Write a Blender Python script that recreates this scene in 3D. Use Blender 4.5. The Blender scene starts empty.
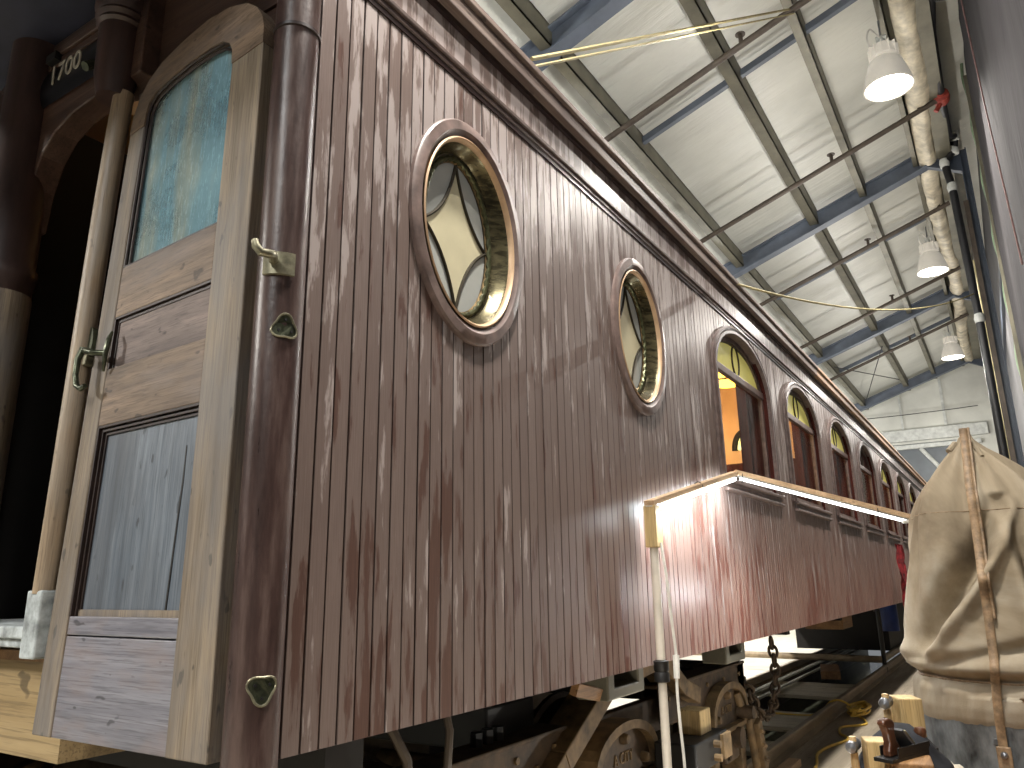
import bpy, math, random
from mathutils import Vector, Matrix, noise
random.seed(7)
sc = bpy.context.scene
col = sc.collection
PI = math.pi
R = math.radians

# ------------------------------------------------------------------ helpers
class MB:
    def __init__(s):
        s.v, s.f = [], []
    def quad(s, a, b, c, d):
        n = len(s.v); s.v += [tuple(a), tuple(b), tuple(c), tuple(d)]; s.f.append((n, n+1, n+2, n+3)); return s
    def box(s, x0, x1, y0, y1, z0, z1, fn=None):
        n = len(s.v)
        for x in (x0, x1):
            for y in (y0, y1):
                for z in (z0, z1):
                    p = (x, y, z); s.v.append(tuple(fn(p)) if fn else p)
        for q in ((0,1,3,2),(4,6,7,5),(0,4,5,1),(2,3,7,6),(0,2,6,4),(1,5,7,3)):
            s.f.append(tuple(n+i for i in q))
        return s
    def obox(s, c, size, rot=(0,0,0)):
        M = Matrix.Translation(Vector(c)) @ (Matrix.Rotation(rot[2],4,'Z') @ Matrix.Rotation(rot[1],4,'Y') @ Matrix.Rotation(rot[0],4,'X'))
        h = [k/2 for k in size]
        return s.box(-h[0],h[0],-h[1],h[1],-h[2],h[2], lambda p: M @ Vector(p))
    def prism(s, pts, fn, w0, w1):
        # pts: outline (u,v); fn(u,v,w) -> world
        n = len(s.v); k = len(pts)
        for w in (w0, w1):
            for u, v in pts: s.v.append(tuple(fn(u, v, w)))
        s.f.append(tuple(range(n+k-1, n-1, -1))); s.f.append(tuple(range(n+k, n+2*k)))
        for i in range(k):
            j = (i+1) % k; s.f.append((n+i, n+j, n+k+j, n+k+i))
        return s
    def rings(s, rings, closed=True, cap=True):
        n = len(s.v); k = len(rings[0])
        for r in rings: s.v += [tuple(p) for p in r]
        for a in range(len(rings)-1):
            for i in range(k if closed else k-1):
                j = (i+1) % k
                s.f.append((n+a*k+i, n+a*k+j, n+(a+1)*k+j, n+(a+1)*k+i))
        if cap and closed:
            s.f.append(tuple(n+i for i in range(k-1,-1,-1)))
            m = n+(len(rings)-1)*k
            s.f.append(tuple(m+i for i in range(k)))
        return s
    def tube(s, path, r, n=10, closed=False, flat=None):
        path = [Vector(p) for p in path]; m = len(path); out = []
        up = None
        for i in range(m):
            if closed: t = path[(i+1)%m] - path[i-1]
            else: t = path[min(i+1,m-1)] - path[max(i-1,0)]
            t.normalize()
            if up is None:
                up = Vector((0,0,1)) if abs(t.z) < .9 else Vector((1,0,0))
            a = t.cross(up)
            if a.length < 1e-6: a = t.orthogonal()
            a.normalize(); b = a.cross(t); b.normalize(); up = b
            rr = r[i] if isinstance(r, (list,tuple)) else r
            ra, rb = (rr, rr) if flat is None else (rr, rr*flat)
            out.append([path[i] + a*math.cos(2*PI*j/n)*ra + b*math.sin(2*PI*j/n)*rb for j in range(n)])
        if closed:
            out.append(out[0]); return s.rings(out, True, False)
        return s.rings(out)
    def lathe(s, prof, c, axis='Z', n=24, a0=0, a1=2*PI):
        full = abs(a1-a0-2*PI) < 1e-6
        k = n if full else n+1
        rs = []
        for r, h in prof:
            ring = []
            for j in range(k):
                a = a0 + (a1-a0)*j/n
                u, v = r*math.cos(a), r*math.sin(a)
                p = {'Z': (u, v, h), 'X': (h, u, v), 'Y': (u, h, v)}[axis]
                ring.append((c[0]+p[0], c[1]+p[1], c[2]+p[2]))
            rs.append(ring)
        return s.rings(rs, full, full)
    def build(s, name, mat, parent=None, smooth=False, bevel=0, sub=0):
        me = bpy.data.meshes.new(name)
        me.from_pydata(s.v, [], s.f); me.update()
        import bmesh
        bm = bmesh.new(); bm.from_mesh(me)
        bmesh.ops.recalc_face_normals(bm, faces=bm.faces); bm.to_mesh(me); bm.free()
        o = bpy.data.objects.new(name, me); col.objects.link(o)
        me.materials.append(mat)
        if smooth:
            for p in me.polygons: p.use_smooth = True
            md = o.modifiers.new('edges', 'EDGE_SPLIT'); md.split_angle = R(40)
        if bevel:
            b = o.modifiers.new('bevel', 'BEVEL'); b.width = bevel; b.segments = 2; b.limit_method = 'ANGLE'; b.angle_limit = R(50)
        if parent is not None:
            o.parent = parent
            if parent.type == 'EMPTY':
                o.matrix_parent_inverse = Matrix.Translation(-Vector(parent.location))
        return o

def tag(o, label=None, cat=None, group=None, kind=None):
    if label: o['label'] = label
    if cat: o['category'] = cat
    if group: o['group'] = group
    if kind: o['kind'] = kind
    return o
def thing(name, label, cat, loc, group=None):
    o = bpy.data.objects.new(name, None); o.empty_display_size = .1
    col.objects.link(o); o.location = loc
    return tag(o, label, cat, group)
def struct(o): o['kind'] = 'structure'; return o
def dup(root, loc, label, group=None):
    r = root.copy(); col.objects.link(r); r.location = loc; r['label'] = label
    if group: r['group'] = group
    for ch in list(root.children):
        c = ch.copy(); col.objects.link(c); c.parent = r; c.matrix_parent_inverse = ch.matrix_parent_inverse.copy()
        for g in list(ch.children):
            d = g.copy(); col.objects.link(d); d.parent = c; d.matrix_parent_inverse = g.matrix_parent_inverse.copy()
    return r
def dup_part(o, dx):
    c = o.copy(); col.objects.link(c); c.location = (dx, 0, 0)
    for g in list(o.children):
        d = g.copy(); col.objects.link(d); d.parent = c
    return c
def text_part(name, body, size, mat, parent, M, extrude=.001):
    cu = bpy.data.curves.new(name, 'FONT'); cu.body = body; cu.size = size; cu.extrude = extrude
    cu.align_x = 'CENTER'; cu.align_y = 'CENTER'
    t = bpy.data.objects.new(name+'_tmp', cu); col.objects.link(t)
    dg = bpy.context.evaluated_depsgraph_get(); dg.update()
    me = bpy.data.meshes.new_from_object(t.evaluated_get(dg)); me.name = name
    bpy.data.objects.remove(t)
    me.transform(M)
    o = bpy.data.objects.new(name, me); col.objects.link(o)
    me.materials.clear(); me.materials.append(mat)
    o.parent = parent
    if parent.type == 'EMPTY': o.matrix_parent_inverse = Matrix.Translation(-Vector(parent.location))
    return o

# ------------------------------------------------------------------ materials
def srgb(r, g, b):
    f = lambda c: (c/255/12.92) if c/255 <= .04045 else ((c/255+.055)/1.055)**2.4
    return (f(r), f(g), f(b), 1)
class NT:
    def __init__(s, name):
        s.m = bpy.data.materials.new(name); s.m.use_nodes = True
        s.t = s.m.node_tree; s.n = s.t.nodes; s.bsdf = s.n['Principled BSDF']
        s.out = s.n['Material Output']
    def new(s, typ, **kw):
        n = s.n.new(typ)
        for k, v in kw.items():
            if k in n.inputs: n.inputs[k].default_value = v
            else: setattr(n, k, v)
        return n
    def link(s, a, b): s.t.links.new(a, b)
    def coord(s, scale=(1,1,1), loc=(0,0,0)):
        tc = s.new('ShaderNodeTexCoord'); mp = s.new('ShaderNodeMapping')
        mp.inputs['Scale'].default_value = scale; mp.inputs['Location'].default_value = loc
        s.link(tc.outputs['Object'], mp.inputs['Vector']); return mp.outputs['Vector']
    def noise(s, scale, vec_scale=(1,1,1), detail=5, rough=.6, loc=(0,0,0), dist=0):
        n = s.new('ShaderNodeTexNoise'); n.inputs['Scale'].default_value = scale
        n.inputs['Detail'].default_value = detail; n.inputs['Roughness'].default_value = rough
        n.inputs['Distortion'].default_value = dist
        s.link(s.coord(vec_scale, loc), n.inputs['Vector']); return n.outputs['Fac']
    def ramp(s, fac, stops):
        r = s.new('ShaderNodeValToRGB'); e = r.color_ramp.elements
        while len(e) < len(stops): e.new(.5)
        for i, (p, c) in enumerate(stops):
            e[i].position = p; e[i].color = c if len(c) == 4 else (*c, 1)
        s.link(fac, r.inputs['Fac']); return r.outputs['Color']
    def mix(s, fac, a, b, mode='MIX'):
        m = s.new('ShaderNodeMix', data_type='RGBA', blend_type=mode)
        for sock, v in ((m.inputs['Factor'], fac), (m.inputs['A'], a), (m.inputs['B'], b)):
            pass
        A = [i for i in m.inputs if i.name == 'A' and i.type == 'RGBA'][0]
        B = [i for i in m.inputs if i.name == 'B' and i.type == 'RGBA'][0]
        F = [i for i in m.inputs if i.name == 'Factor' and i.type == 'VALUE'][0]
        O = [i for i in m.outputs if i.type == 'RGBA'][0]
        for sock, v in ((F, fac), (A, a), (B, b)):
            if hasattr(v, 'is_output'): s.link(v, sock)
            else: sock.default_value = v
        return O
    def math(s, op, a, b=0.0, c=None):
        m = s.new('ShaderNodeMath', operation=op)
        for i, v in enumerate((a, b) if c is None else (a, b, c)):
            if hasattr(v, 'is_output'): s.link(v, m.inputs[i])
            else: m.inputs[i].default_value = v
        return m.outputs[0]
    def bump(s, h, strength=.3, dist=.002):
        b = s.new('ShaderNodeBump'); b.inputs['Strength'].default_value = strength; b.inputs['Distance'].default_value = dist
        s.link(h, b.inputs['Height']); s.link(b.outputs['Normal'], s.bsdf.inputs['Normal'])
    def set(s, **kw):
        for k, v in kw.items():
            k = k.replace('_', ' ')
            if hasattr(v, 'is_output'): s.link(v, s.bsdf.inputs[k])
            else: s.bsdf.inputs[k].default_value = v
        return s.m

def plain(name, c, rough=.6, metal=0, var=.12, scale=8, stretch=(1,1,1), bump=0, spec=.5):
    t = NT(name)
    n = t.noise(scale, stretch)
    d = tuple(x*(1-var*2.2) for x in c[:3])+(1,); l = tuple(min(1, x*(1+var*1.6)) for x in c[:3])+(1,)
    t.set(Base_Color=t.ramp(n, [(.3, d), (.7, l)]), Roughness=rough, Metallic=metal)
    t.bsdf.inputs['Specular IOR Level'].default_value = spec
    if bump: t.bump(n, bump)
    return t.m

def paint_siding(name, zlo=1.05, flat=False):
    t = NT(name)
    tc = t.new('ShaderNodeTexCoord'); sp = t.new('ShaderNodeSeparateXYZ'); t.link(tc.outputs['Object'], sp.inputs[0])
    X, Z = sp.outputs['X'], sp.outputs['Z']
    bid = t.math('FLOOR', t.math('DIVIDE', X, .059))
    wn = t.new('ShaderNodeTexWhiteNoise', noise_dimensions='1D'); t.link(bid, wn.inputs['W'])
    # offset noise coords per board so that the streaks break at each groove
    cmb = t.new('ShaderNodeCombineXYZ')
    t.link(t.math('MULTIPLY', X, 17.0), cmb.inputs['X'])
    t.link(t.math('MULTIPLY', wn.outputs['Value'], 0 if flat else 9.0), cmb.inputs['Y'])
    t.link(t.math('MULTIPLY', Z, 2.4), cmb.inputs['Z'])
    n1 = t.new('ShaderNodeTexNoise'); n1.inputs['Scale'].default_value = 1.0; n1.inputs['Detail'].default_value = 7; n1.inputs['Roughness'].default_value = .62
    t.link(cmb.outputs[0], n1.inputs['Vector'])
    big = t.noise(1.1, (1, 1, .8), 3)
    # more old varnish left low down on each board, pale gloss streaks painted in above
    zf = t.math('MULTIPLY', t.math('SUBTRACT', Z, 1.75), -.07)
    s = t.math('ADD', t.math('ADD', n1.outputs['Fac'], t.math('MULTIPLY', t.math('SUBTRACT', big, .5), .45)), zf)
    patch = t.ramp(s, [(.555, (0,0,0,1)), (.60, (1,1,1,1))])
    gloss_streak = t.ramp(t.math('SUBTRACT', t.math('SUBTRACT', n1.outputs['Fac'], t.math('MULTIPLY', t.math('SUBTRACT', Z, 2.35), .07)), t.math('MULTIPLY', t.math('SUBTRACT', big, .5), .3)), [(.40, (1,1,1,1)), (.45, (0,0,0,1))])
    grain = t.noise(6, (40, 1, 1.2), 4)
    base = t.ramp(grain, [(.25, srgb(103, 88, 82)), (.75, srgb(126, 110, 103))])
    tint = t.ramp(wn.outputs['Value'], [(0, (.86,.84,.84,1)), (1, (1.0,1.0,1.0,1))])
    base = t.mix(.8, base, tint, 'MULTIPLY')
    dark = t.ramp(grain, [(.2, srgb(76, 55, 48)), (.8, srgb(100, 76, 68))])
    tube_spill = t.math('MULTIPLY', t.ramp(X, [(.0, (0,0,0,1)), (1, (1,1,1,1))]) if False else t.math('MULTIPLY', t.math('MINIMUM', t.math('MAXIMUM', t.math('MULTIPLY', t.math('SUBTRACT', X, 1.2), .6), 0.0), 1.0), t.math('MINIMUM', t.math('MAXIMUM', t.math('MULTIPLY', t.math('SUBTRACT', 2.1, Z), 1.2), 0.0), 1.0)), .7)  # low boards paled and reddened: spill of the tube light painted in
    dark = t.mix(tube_spill, dark, srgb(132, 78, 64))
    base = t.mix(tube_spill, base, srgb(158, 122, 108))
    c1 = t.mix(patch, base, dark)
    c2 = t.mix(t.math('MULTIPLY', gloss_streak, .8), c1, srgb(172, 161, 157))
    if not flat:
        fr = t.math('FRACT', t.math('DIVIDE', X, .059))
        gr = t.ramp(fr, [(.0, (1,1,1,1)), (.085, (1,1,1,1)), (.12, (0,0,0,1))])
        c2 = t.mix(t.math('MULTIPLY', gr, .85), c2, srgb(34, 22, 20))
    rgh = t.mix(patch, (.42,.42,.42,1), (.34,.34,.34,1))
    t.set(Base_Color=c2, Roughness=rgh)
    t.bsdf.inputs['Specular IOR Level'].default_value = .5
    h = t.math('ADD', t.math('MULTIPLY', patch, .6), t.math('MULTIPLY', grain, .7))
    t.bump(h, .35, .0015)
    return t.m

def wood(name, c1, c2, c3=None, axis='Z', scale=1.0, rough=.6, blotch=.5, fine=1.0):
    t = NT(name)
    sx = {'X': (1.2, 30, 30), 'Y': (30, 1.2, 30), 'Z': (30, 30, 1.2)}[axis]
    g = t.noise(1.4*scale, sx, 7, .65, dist=.3)
    f = t.noise(5*scale, tuple(k*1.6 if k > 5 else k for k in sx), 3)
    b = t.noise(2.2*scale, tuple(3 if k > 5 else 1 for k in sx), 4)
    a = t.ramp(g, [(.28, c1), (.72, c2)])
    a = t.mix(t.math('MULTIPLY', t.ramp(f, [(.52, (0,0,0,1)), (.62, (1,1,1,1))]), .45*fine), a, tuple(k*.35 for k in c1[:3])+(1,))
    wide = t.noise(1.0*scale, tuple(7 if k > 5 else .9 for k in sx), 5, .6, loc=(3, 1, 7))
    a = t.mix(t.math('MULTIPLY', t.ramp(wide, [(.36, (1,1,1,1)), (.56, (0,0,0,1))]), .55*fine), a, tuple(k*.42 for k in c1[:3])+(1,))
    sp_ = t.noise(9*scale, tuple(3 if k > 5 else 1.4 for k in sx), 2, .5, loc=(5, 2, 1))
    a = t.mix(t.math('MULTIPLY', t.ramp(sp_, [(.68, (0,0,0,1)), (.72, (1,1,1,1))]), .7*fine), a, tuple(k*.2 for k in c1[:3])+(1,))
    if c3: a = t.mix(t.math('MULTIPLY', t.ramp(b, [(.45, (0,0,0,1)), (.65, (1,1,1,1))]), blotch), a, c3)
    t.set(Base_Color=a, Roughness=rough)
    t.bump(t.math('ADD', g, f), .35, .002)
    return t.m

def emis(name, c, s):
    t = NT(name); t.set(Base_Color=c, Roughness=.5)
    t.bsdf.inputs['Emission Color'].default_value = c; t.bsdf.inputs['Emission Strength'].default_value = s
    return t.m

def glass(name, tint=(1,1,1,1), dirt=.1, dirtc=(.5,.55,.55,1), rough=.02, scr=0, refl=1.0):
    t = NT(name)
    tr = t.new('ShaderNodeBsdfTransparent'); tr.inputs['Color'].default_value = tint
    gl = t.new('ShaderNodeBsdfGlossy'); gl.inputs['Roughness'].default_value = rough
    fr = t.new('ShaderNodeFresnel'); fr.inputs['IOR'].default_value = 1.5
    frs = t.math('MULTIPLY', fr.outputs[0], refl)
    m1 = t.new('ShaderNodeMixShader'); t.link(frs, m1.inputs[0]); t.link(tr.outputs[0], m1.inputs[1]); t.link(gl.outputs[0], m1.inputs[2])
    df = t.new('ShaderNodeBsdfDiffuse'); df.inputs['Color'].default_value = dirtc
    if scr: t.link(t.ramp(t.noise(1.0, (1, 9, 1.6), 3, dist=.4), [(.48, dirtc), (.72, srgb(206, 206, 184))]), df.inputs['Color'])  # cream streaks: reflections painted into the dust colour
    n = t.noise(3, (1,1,1), 6)
    fac = t.math('MULTIPLY', t.ramp(n, [(.25, (.25,.25,.25,1)), (.8, (1,1,1,1))]), dirt)
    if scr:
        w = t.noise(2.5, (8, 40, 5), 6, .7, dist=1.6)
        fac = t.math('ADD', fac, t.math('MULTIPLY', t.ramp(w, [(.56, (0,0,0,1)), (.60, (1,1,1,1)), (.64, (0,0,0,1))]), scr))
    m2 = t.new('ShaderNodeMixShader'); t.link(fac, m2.inputs[0]); t.link(m1.outputs[0], m2.inputs[1]); t.link(df.outputs[0], m2.inputs[2])
    t.link(m2.outputs[0], t.out.inputs['Surface'])
    return t.m

M = {}
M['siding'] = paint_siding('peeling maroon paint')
M['flatpaint'] = paint_siding('maroon paint on flat board', flat=True)
M['molding'] = plain('dark maroon molding', srgb(92, 77, 72), .45, var=.2, scale=20)
M['rim'] = plain('maroon rim paint', srgb(116, 99, 93), .42, var=.2, scale=14)
M['darkline'] = plain('dark maroon recess', srgb(38, 22, 20), .4)
M['post'] = None
def post_mat():
    t = NT('glossy worn maroon post')
    n = t.noise(3, (9, 9, 1.2), 7, .65); f = t.noise(60, (1,1,1), 4)
    c = t.ramp(n, [(.3, srgb(44, 31, 28)), (.5, srgb(66, 49, 45)), (.72, srgb(96, 79, 73))])
    t.set(Base_Color=c, Roughness=t.ramp(n, [(.3, (.26,.26,.26,1)), (.7, (.44,.44,.44,1))]))
    t.bump(t.math('ADD', f, n), .25, .003); return t.m
M['post'] = post_mat()
M['post_shaded'] = plain('post finish darkened for hood shade', srgb(62, 46, 42), .4, var=.2, scale=5, stretch=(3,3,.5))  # darker copy of the post finish, painting in the hood's shade
OAK1, OAK2, OAK3 = srgb(108, 95, 80), srgb(158, 143, 122), srgb(112, 112, 114)
M['oak_v'] = wood('weathered oak upright', OAK1, OAK2, OAK3, 'Z')
M['oak_h'] = wood('weathered oak rail', srgb(100, 84, 70), srgb(152, 130, 108), srgb(118, 110, 108), 'Y')
M['oak_grey'] = wood('grey weathered panel', srgb(70, 80, 92), srgb(122, 132, 142), srgb(84, 88, 94), 'Z', rough=.5)
M['oak_mid'] = wood('mauve weathered panel', srgb(98, 84, 80), srgb(140, 124, 116), srgb(118, 112, 114), 'Y')
M['oak_low'] = wood('bluish weathered bottom board', srgb(94, 94, 104), srgb(146, 146, 154), srgb(136, 120, 114), 'Y', rough=.42, blotch=.6)
M['jamb'] = wood('pale jamb wood', srgb(140, 120, 98), srgb(188, 168, 140), srgb(146, 140, 130), 'Z', rough=.45)
M['darkwood'] = wood('dark mahogany', srgb(50, 30, 24), srgb(84, 54, 42), None, 'Z', rough=.35)
M['moldwood'] = plain('dark molding', srgb(44, 32, 28), .5, var=.2, scale=20)
M['header'] = wood('brown header wood', srgb(66, 50, 43), srgb(104, 80, 68), None, 'Y', rough=.35)
M['sillpaint'] = plain('chipped pale blue sill', srgb(176, 184, 186), .6, var=.25, scale=22)
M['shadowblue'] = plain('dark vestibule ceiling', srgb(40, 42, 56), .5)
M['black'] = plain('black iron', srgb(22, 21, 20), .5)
M['dark'] = plain('dark underframe', srgb(24, 20, 18), .7)
M['truckiron'] = plain('dusty brown cast iron', srgb(118, 96, 66), .6, .1, var=.32, scale=9, bump=.3)
M['truckdark'] = plain('oily dark iron', srgb(76, 60, 43), .6, .1, var=.3, scale=12, bump=.3)
M['steelwheel'] = plain('worn wheel steel', srgb(66, 58, 50), .4, .6, var=.2)
M['brass'] = plain('dull green brass', srgb(134, 130, 108), .4, .6, var=.2, scale=40)
M['verdigris'] = plain('dark patinated brass', srgb(74, 78, 62), .35, .7, var=.25, scale=50)
M['gold'] = plain('old bronze gilding', srgb(150, 128, 92), .32, .7, var=.35, scale=24, stretch=(1,6,1))
M['goldline'] = plain('pale gilded bead', srgb(196, 164, 130), .4, .2)
M['bead'] = plain('green bronze rope bead', srgb(86, 88, 62), .35, .6, var=.3, scale=60)
M['reveal'] = plain('bronze lined porthole reveal', srgb(96, 90, 66), .26, .7, var=.4, scale=16, stretch=(1,1,4))
def opal(name, c, e):
    t = NT(name); n = t.noise(7, (1,1,1), 4)
    cc = t.ramp(n, [(.3, tuple(k*.88 for k in c[:3])+(1,)), (.7, c)])
    t.set(Base_Color=cc, Roughness=.18); t.link(cc, t.bsdf.inputs['Emission Color']); t.bsdf.inputs['Emission Strength'].default_value = e  # faint glow put in for light coming through the glass
    return t.m
M['opal'] = opal('cream opal glass', srgb(206, 198, 166), .10)
M['opalgrey'] = opal('pale grey opal glass', srgb(176, 178, 172), .08)
M['artglass'] = opal('yellow green art glass', srgb(206, 196, 110), .35)
M['greenglass'] = opal('green art glass', srgb(120, 150, 50), .6)
M['came'] = plain('lead came', srgb(66, 60, 48), .4, .5)
M['pane'] = glass('window pane glass', (.98,.96,.92,1), .01, refl=.12)
M['doorglass'] = glass('scratched dusty door glass with painted reflections', (.7,.78,.8,1), .62, srgb(164, 204, 216), .06, scr=.3)
M['curtain'] = wood('dark red mahogany reveal', srgb(52, 22, 18), srgb(84, 38, 30), None, 'Z', rough=.7)
M['curtain'].node_tree.nodes['Principled BSDF'].inputs['Specular IOR Level'].default_value = .12
M['tan'] = plain('tan painted car ceiling', srgb(188, 152, 108), .5, var=.1, scale=2)
M['amber'] = emis('lit amber lamp glass', (1, .55, .08, 1), 6)
M['eave'] = wood('weathered eave board', srgb(112, 96, 88), srgb(150, 134, 124), srgb(86, 70, 66), 'X')
M['neweave'] = wood('bare new eave board', srgb(160, 126, 98), srgb(196, 162, 130), None, 'X')
M['roof_car'] = plain('dark canvas car roof', srgb(60, 54, 50), .8)
M['blue_steel'] = plain('blue grey painted steel', srgb(98, 106, 118), .5, var=.12, scale=3)
M['dark_steel'] = plain('dark blue grey steel', srgb(58, 66, 78), .45, var=.12, scale=3)
M['purlin'] = plain('galvanised olive grey purlin', srgb(112, 108, 92), .45, .3, var=.15, scale=3)
M['pipe'] = plain('dark brown pipe', srgb(82, 72, 62), .5, .2)
M['blackpipe'] = plain('black pipe', srgb(30, 30, 32), .45)
M['redpaint'] = plain('faded red paint', srgb(150, 60, 48), .5)
def insul():
    t = NT('white vinyl roof insulation')
    n = t.noise(.8, (1, .5, 1), 5); f = t.noise(3.0, (6, .6, 1), 4)
    c = t.ramp(n, [(.3, srgb(190, 190, 180)), (.7, srgb(226, 226, 216))])
    t.set(Base_Color=c, Roughness=.38); t.bump(t.math('ADD', n, t.math('MULTIPLY', f, .5)), .5, .06); return t.m
M['insul'] = insul()
M['wrap'] = plain('wrinkled cream insulation wrap', srgb(206, 196, 172), .5, var=.2, scale=6, bump=.6)
M['greywall'] = plain('grey metal wall', srgb(76, 75, 76), .8, var=.08, scale=.8)
M['whitewall'] = plain('white end wall insulation', srgb(206, 206, 196), .5, var=.08, scale=1)
M['enddark'] = plain('blue grey end door sheet', srgb(96, 102, 106), .5, var=.1, scale=2)
M['trimwhite'] = plain('pale steel trim', srgb(196, 198, 192), .4)
def tarp():
    t = NT('grey tarpaulin'); n = t.noise(.9, (1,1,.5), 5, dist=.6)
    t.set(Base_Color=t.ramp(n, [(.3, srgb(46, 44, 46)), (.7, srgb(62, 60, 61))]), Roughness=.9)
    t.bsdf.inputs['Specular IOR Level'].default_value = .1
    t.bump(n, .5, .08); return t.m
M['tarp'] = tarp()
M['floor'] = wood('scuffed plywood floor', srgb(150, 138, 118), srgb(182, 168, 146), srgb(136, 124, 106), 'X', scale=.5, rough=.7)
M['concrete'] = plain('pale concrete floor', srgb(200, 196, 184), .55, var=.1, scale=2)
M['pit'] = plain('damp green grey pit floor', srgb(126, 130, 112), .12, var=.25, scale=1.2)
M['pitwall'] = plain('pit side concrete', srgb(110, 106, 96), .6, var=.2, scale=2)
M['rail'] = plain('rusty rail steel', srgb(156, 138, 112), .5, .1, var=.2, scale=6, stretch=(.2,1,1))
M['plank'] = wood('pale dusty plank', srgb(182, 172, 146), srgb(216, 206, 182), None, 'Y', scale=.6, rough=.7)
M['whiteboard'] = plain('white painted board', srgb(228, 226, 216), .5)
M['pine'] = wood('yellow pine block', srgb(186, 156, 102), srgb(214, 188, 138), None, 'Z', scale=1.2, rough=.6)
M['pine_x'] = wood('pale pine lath', srgb(190, 156, 118), srgb(218, 188, 152), None, 'X', scale=.8, rough=.6)
M['brownblock'] = wood('brown timber block', srgb(128, 92, 56), srgb(168, 128, 84), None, 'X', rough=.6)
M['ply'] = wood('yellow plywood', srgb(140, 118, 80), srgb(170, 148, 108), None, 'Y', scale=.5, rough=.6)
M['pvc'] = plain('dusty white pipe', srgb(208, 200, 186), .35, var=.08)
M['whitecable'] = plain('white cable', srgb(226, 224, 216), .4)
M['led'] = emis('lit white tube', (.82, .95, 1.0, 1), 28)
M['led2'] = emis('dim white tube', (.95, .97, .96, 1), 4)
M['alu'] = plain('aluminium channel', srgb(210, 210, 205), .3, .6)
def canvas():
    t = NT('dusty tan canvas')
    n = t.noise(1.6, (1,1,1), 6, .62, dist=.5); w = t.noise(220, (1,1,1), 2)
    c = t.ramp(n, [(.25, srgb(92, 79, 64)), (.47, srgb(148, 135, 114)), (.75, srgb(194, 186, 170))])
    t.set(Base_Color=c, Roughness=.85); t.bump(t.math('ADD', t.math('MULTIPLY', w, .6), n), .3, .004)
    t.bsdf.inputs['Specular IOR Level'].default_value = .15
    return t.m
M['canvas'] = canvas()
M['strap'] = plain('dirty leather strap', srgb(140, 116, 88), .6, var=.25, scale=30)
M['drum'] = plain('scratched dark galvanised steel', srgb(116, 120, 122), .4, .3, var=.4, scale=5, stretch=(2,2,1))
M['cloth'] = plain('white rag', srgb(214, 204, 184), .9, var=.15, scale=14, bump=.4)
M['blackcloth'] = plain('black cloth', srgb(26, 28, 34), .85, var=.3, scale=20, bump=.5)
M['steel'] = plain('grey tool steel', srgb(140, 142, 146), .3, .8, var=.15)
M['hwood'] = wood('ash hammer handle', srgb(206, 170, 116), srgb(236, 208, 160), None, 'Z', rough=.5)
M['rosewood'] = wood('rosewood tote', srgb(62, 36, 24), srgb(104, 66, 44), None, 'Z', rough=.3)
M['yellow'] = plain('yellow cable jacket', srgb(214, 178, 74), .5)
M['rope'] = plain('pale yellow rope', srgb(168, 156, 112), .7)
M['green'] = plain('green cord', srgb(120, 140, 112), .6)
M['pink'] = plain('faded pink cord', srgb(120, 92, 88), .8)
M['redcloth'] = plain('dark red cloth', srgb(132, 28, 34), .8, var=.4, scale=14, bump=.5)
M['lampshell'] = opal('frosted reflector', srgb(200, 194, 182), .45)
M['lampon'] = emis('lit lamp lens', (1.0, .96, .88, 1), 9)
M['plateblk'] = plain('gloss black number plate', srgb(44, 44, 48), .3, .8, var=.05)
M['silver'] = plain('silver numerals', srgb(196, 190, 176), .35, .3, var=.05)
M['greenplastic'] = plain('green plastic bottle', srgb(28, 110, 78), .4)
M['vinyl'] = plain('dark vinyl', srgb(30,30,34), .5)

# ------------------------------------------------------------------ the car
CAR_L = 21.4
ZB, ZT = 1.05, 3.25
PITCH, NW = 1.93, 8
car = thing('passenger_car', 'old maroon wooden railway passenger car with oval portholes and arched windows', 'railway car', (10.5, 1.45, -0.1))

PORT = [(.745, 2.655), (2.265, 2.672)]
PA, PB = .275, .355            # clear opening of the portholes
def oval_pts(cx, cz, a, b, n=64): return [(cx+a*math.cos(2*PI*i/n), cz+b*math.sin(2*PI*i/n)) for i in range(n)]
WX0, WX1, WZ0, WSPR, WTOP = 3.54, 4.86, 2.06, 2.80, 3.16
def arch(x, x0, x1, spr, top):
    c, h = (x0+x1)/2, (x1-x0)/2
    k = max(0, 1-((x-c)/h)**2)
    return spr+(top-spr)*math.sqrt(k)
holes = []
for cx, cz in PORT:
    holes.append((cx-PA, cx+PA, lambda x, cx=cx, cz=cz: cz-PB*math.sqrt(max(0, 1-((x-cx)/PA)**2)), lambda x, cx=cx, cz=cz: cz+PB*math.sqrt(max(0, 1-((x-cx)/PA)**2))))
for k in range(NW):
    d = k*PITCH
    holes.append((WX0+d, WX1+d, lambda x: WZ0, lambda x, d=d: arch(x-d, WX0, WX1, WSPR, WTOP)))
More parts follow.
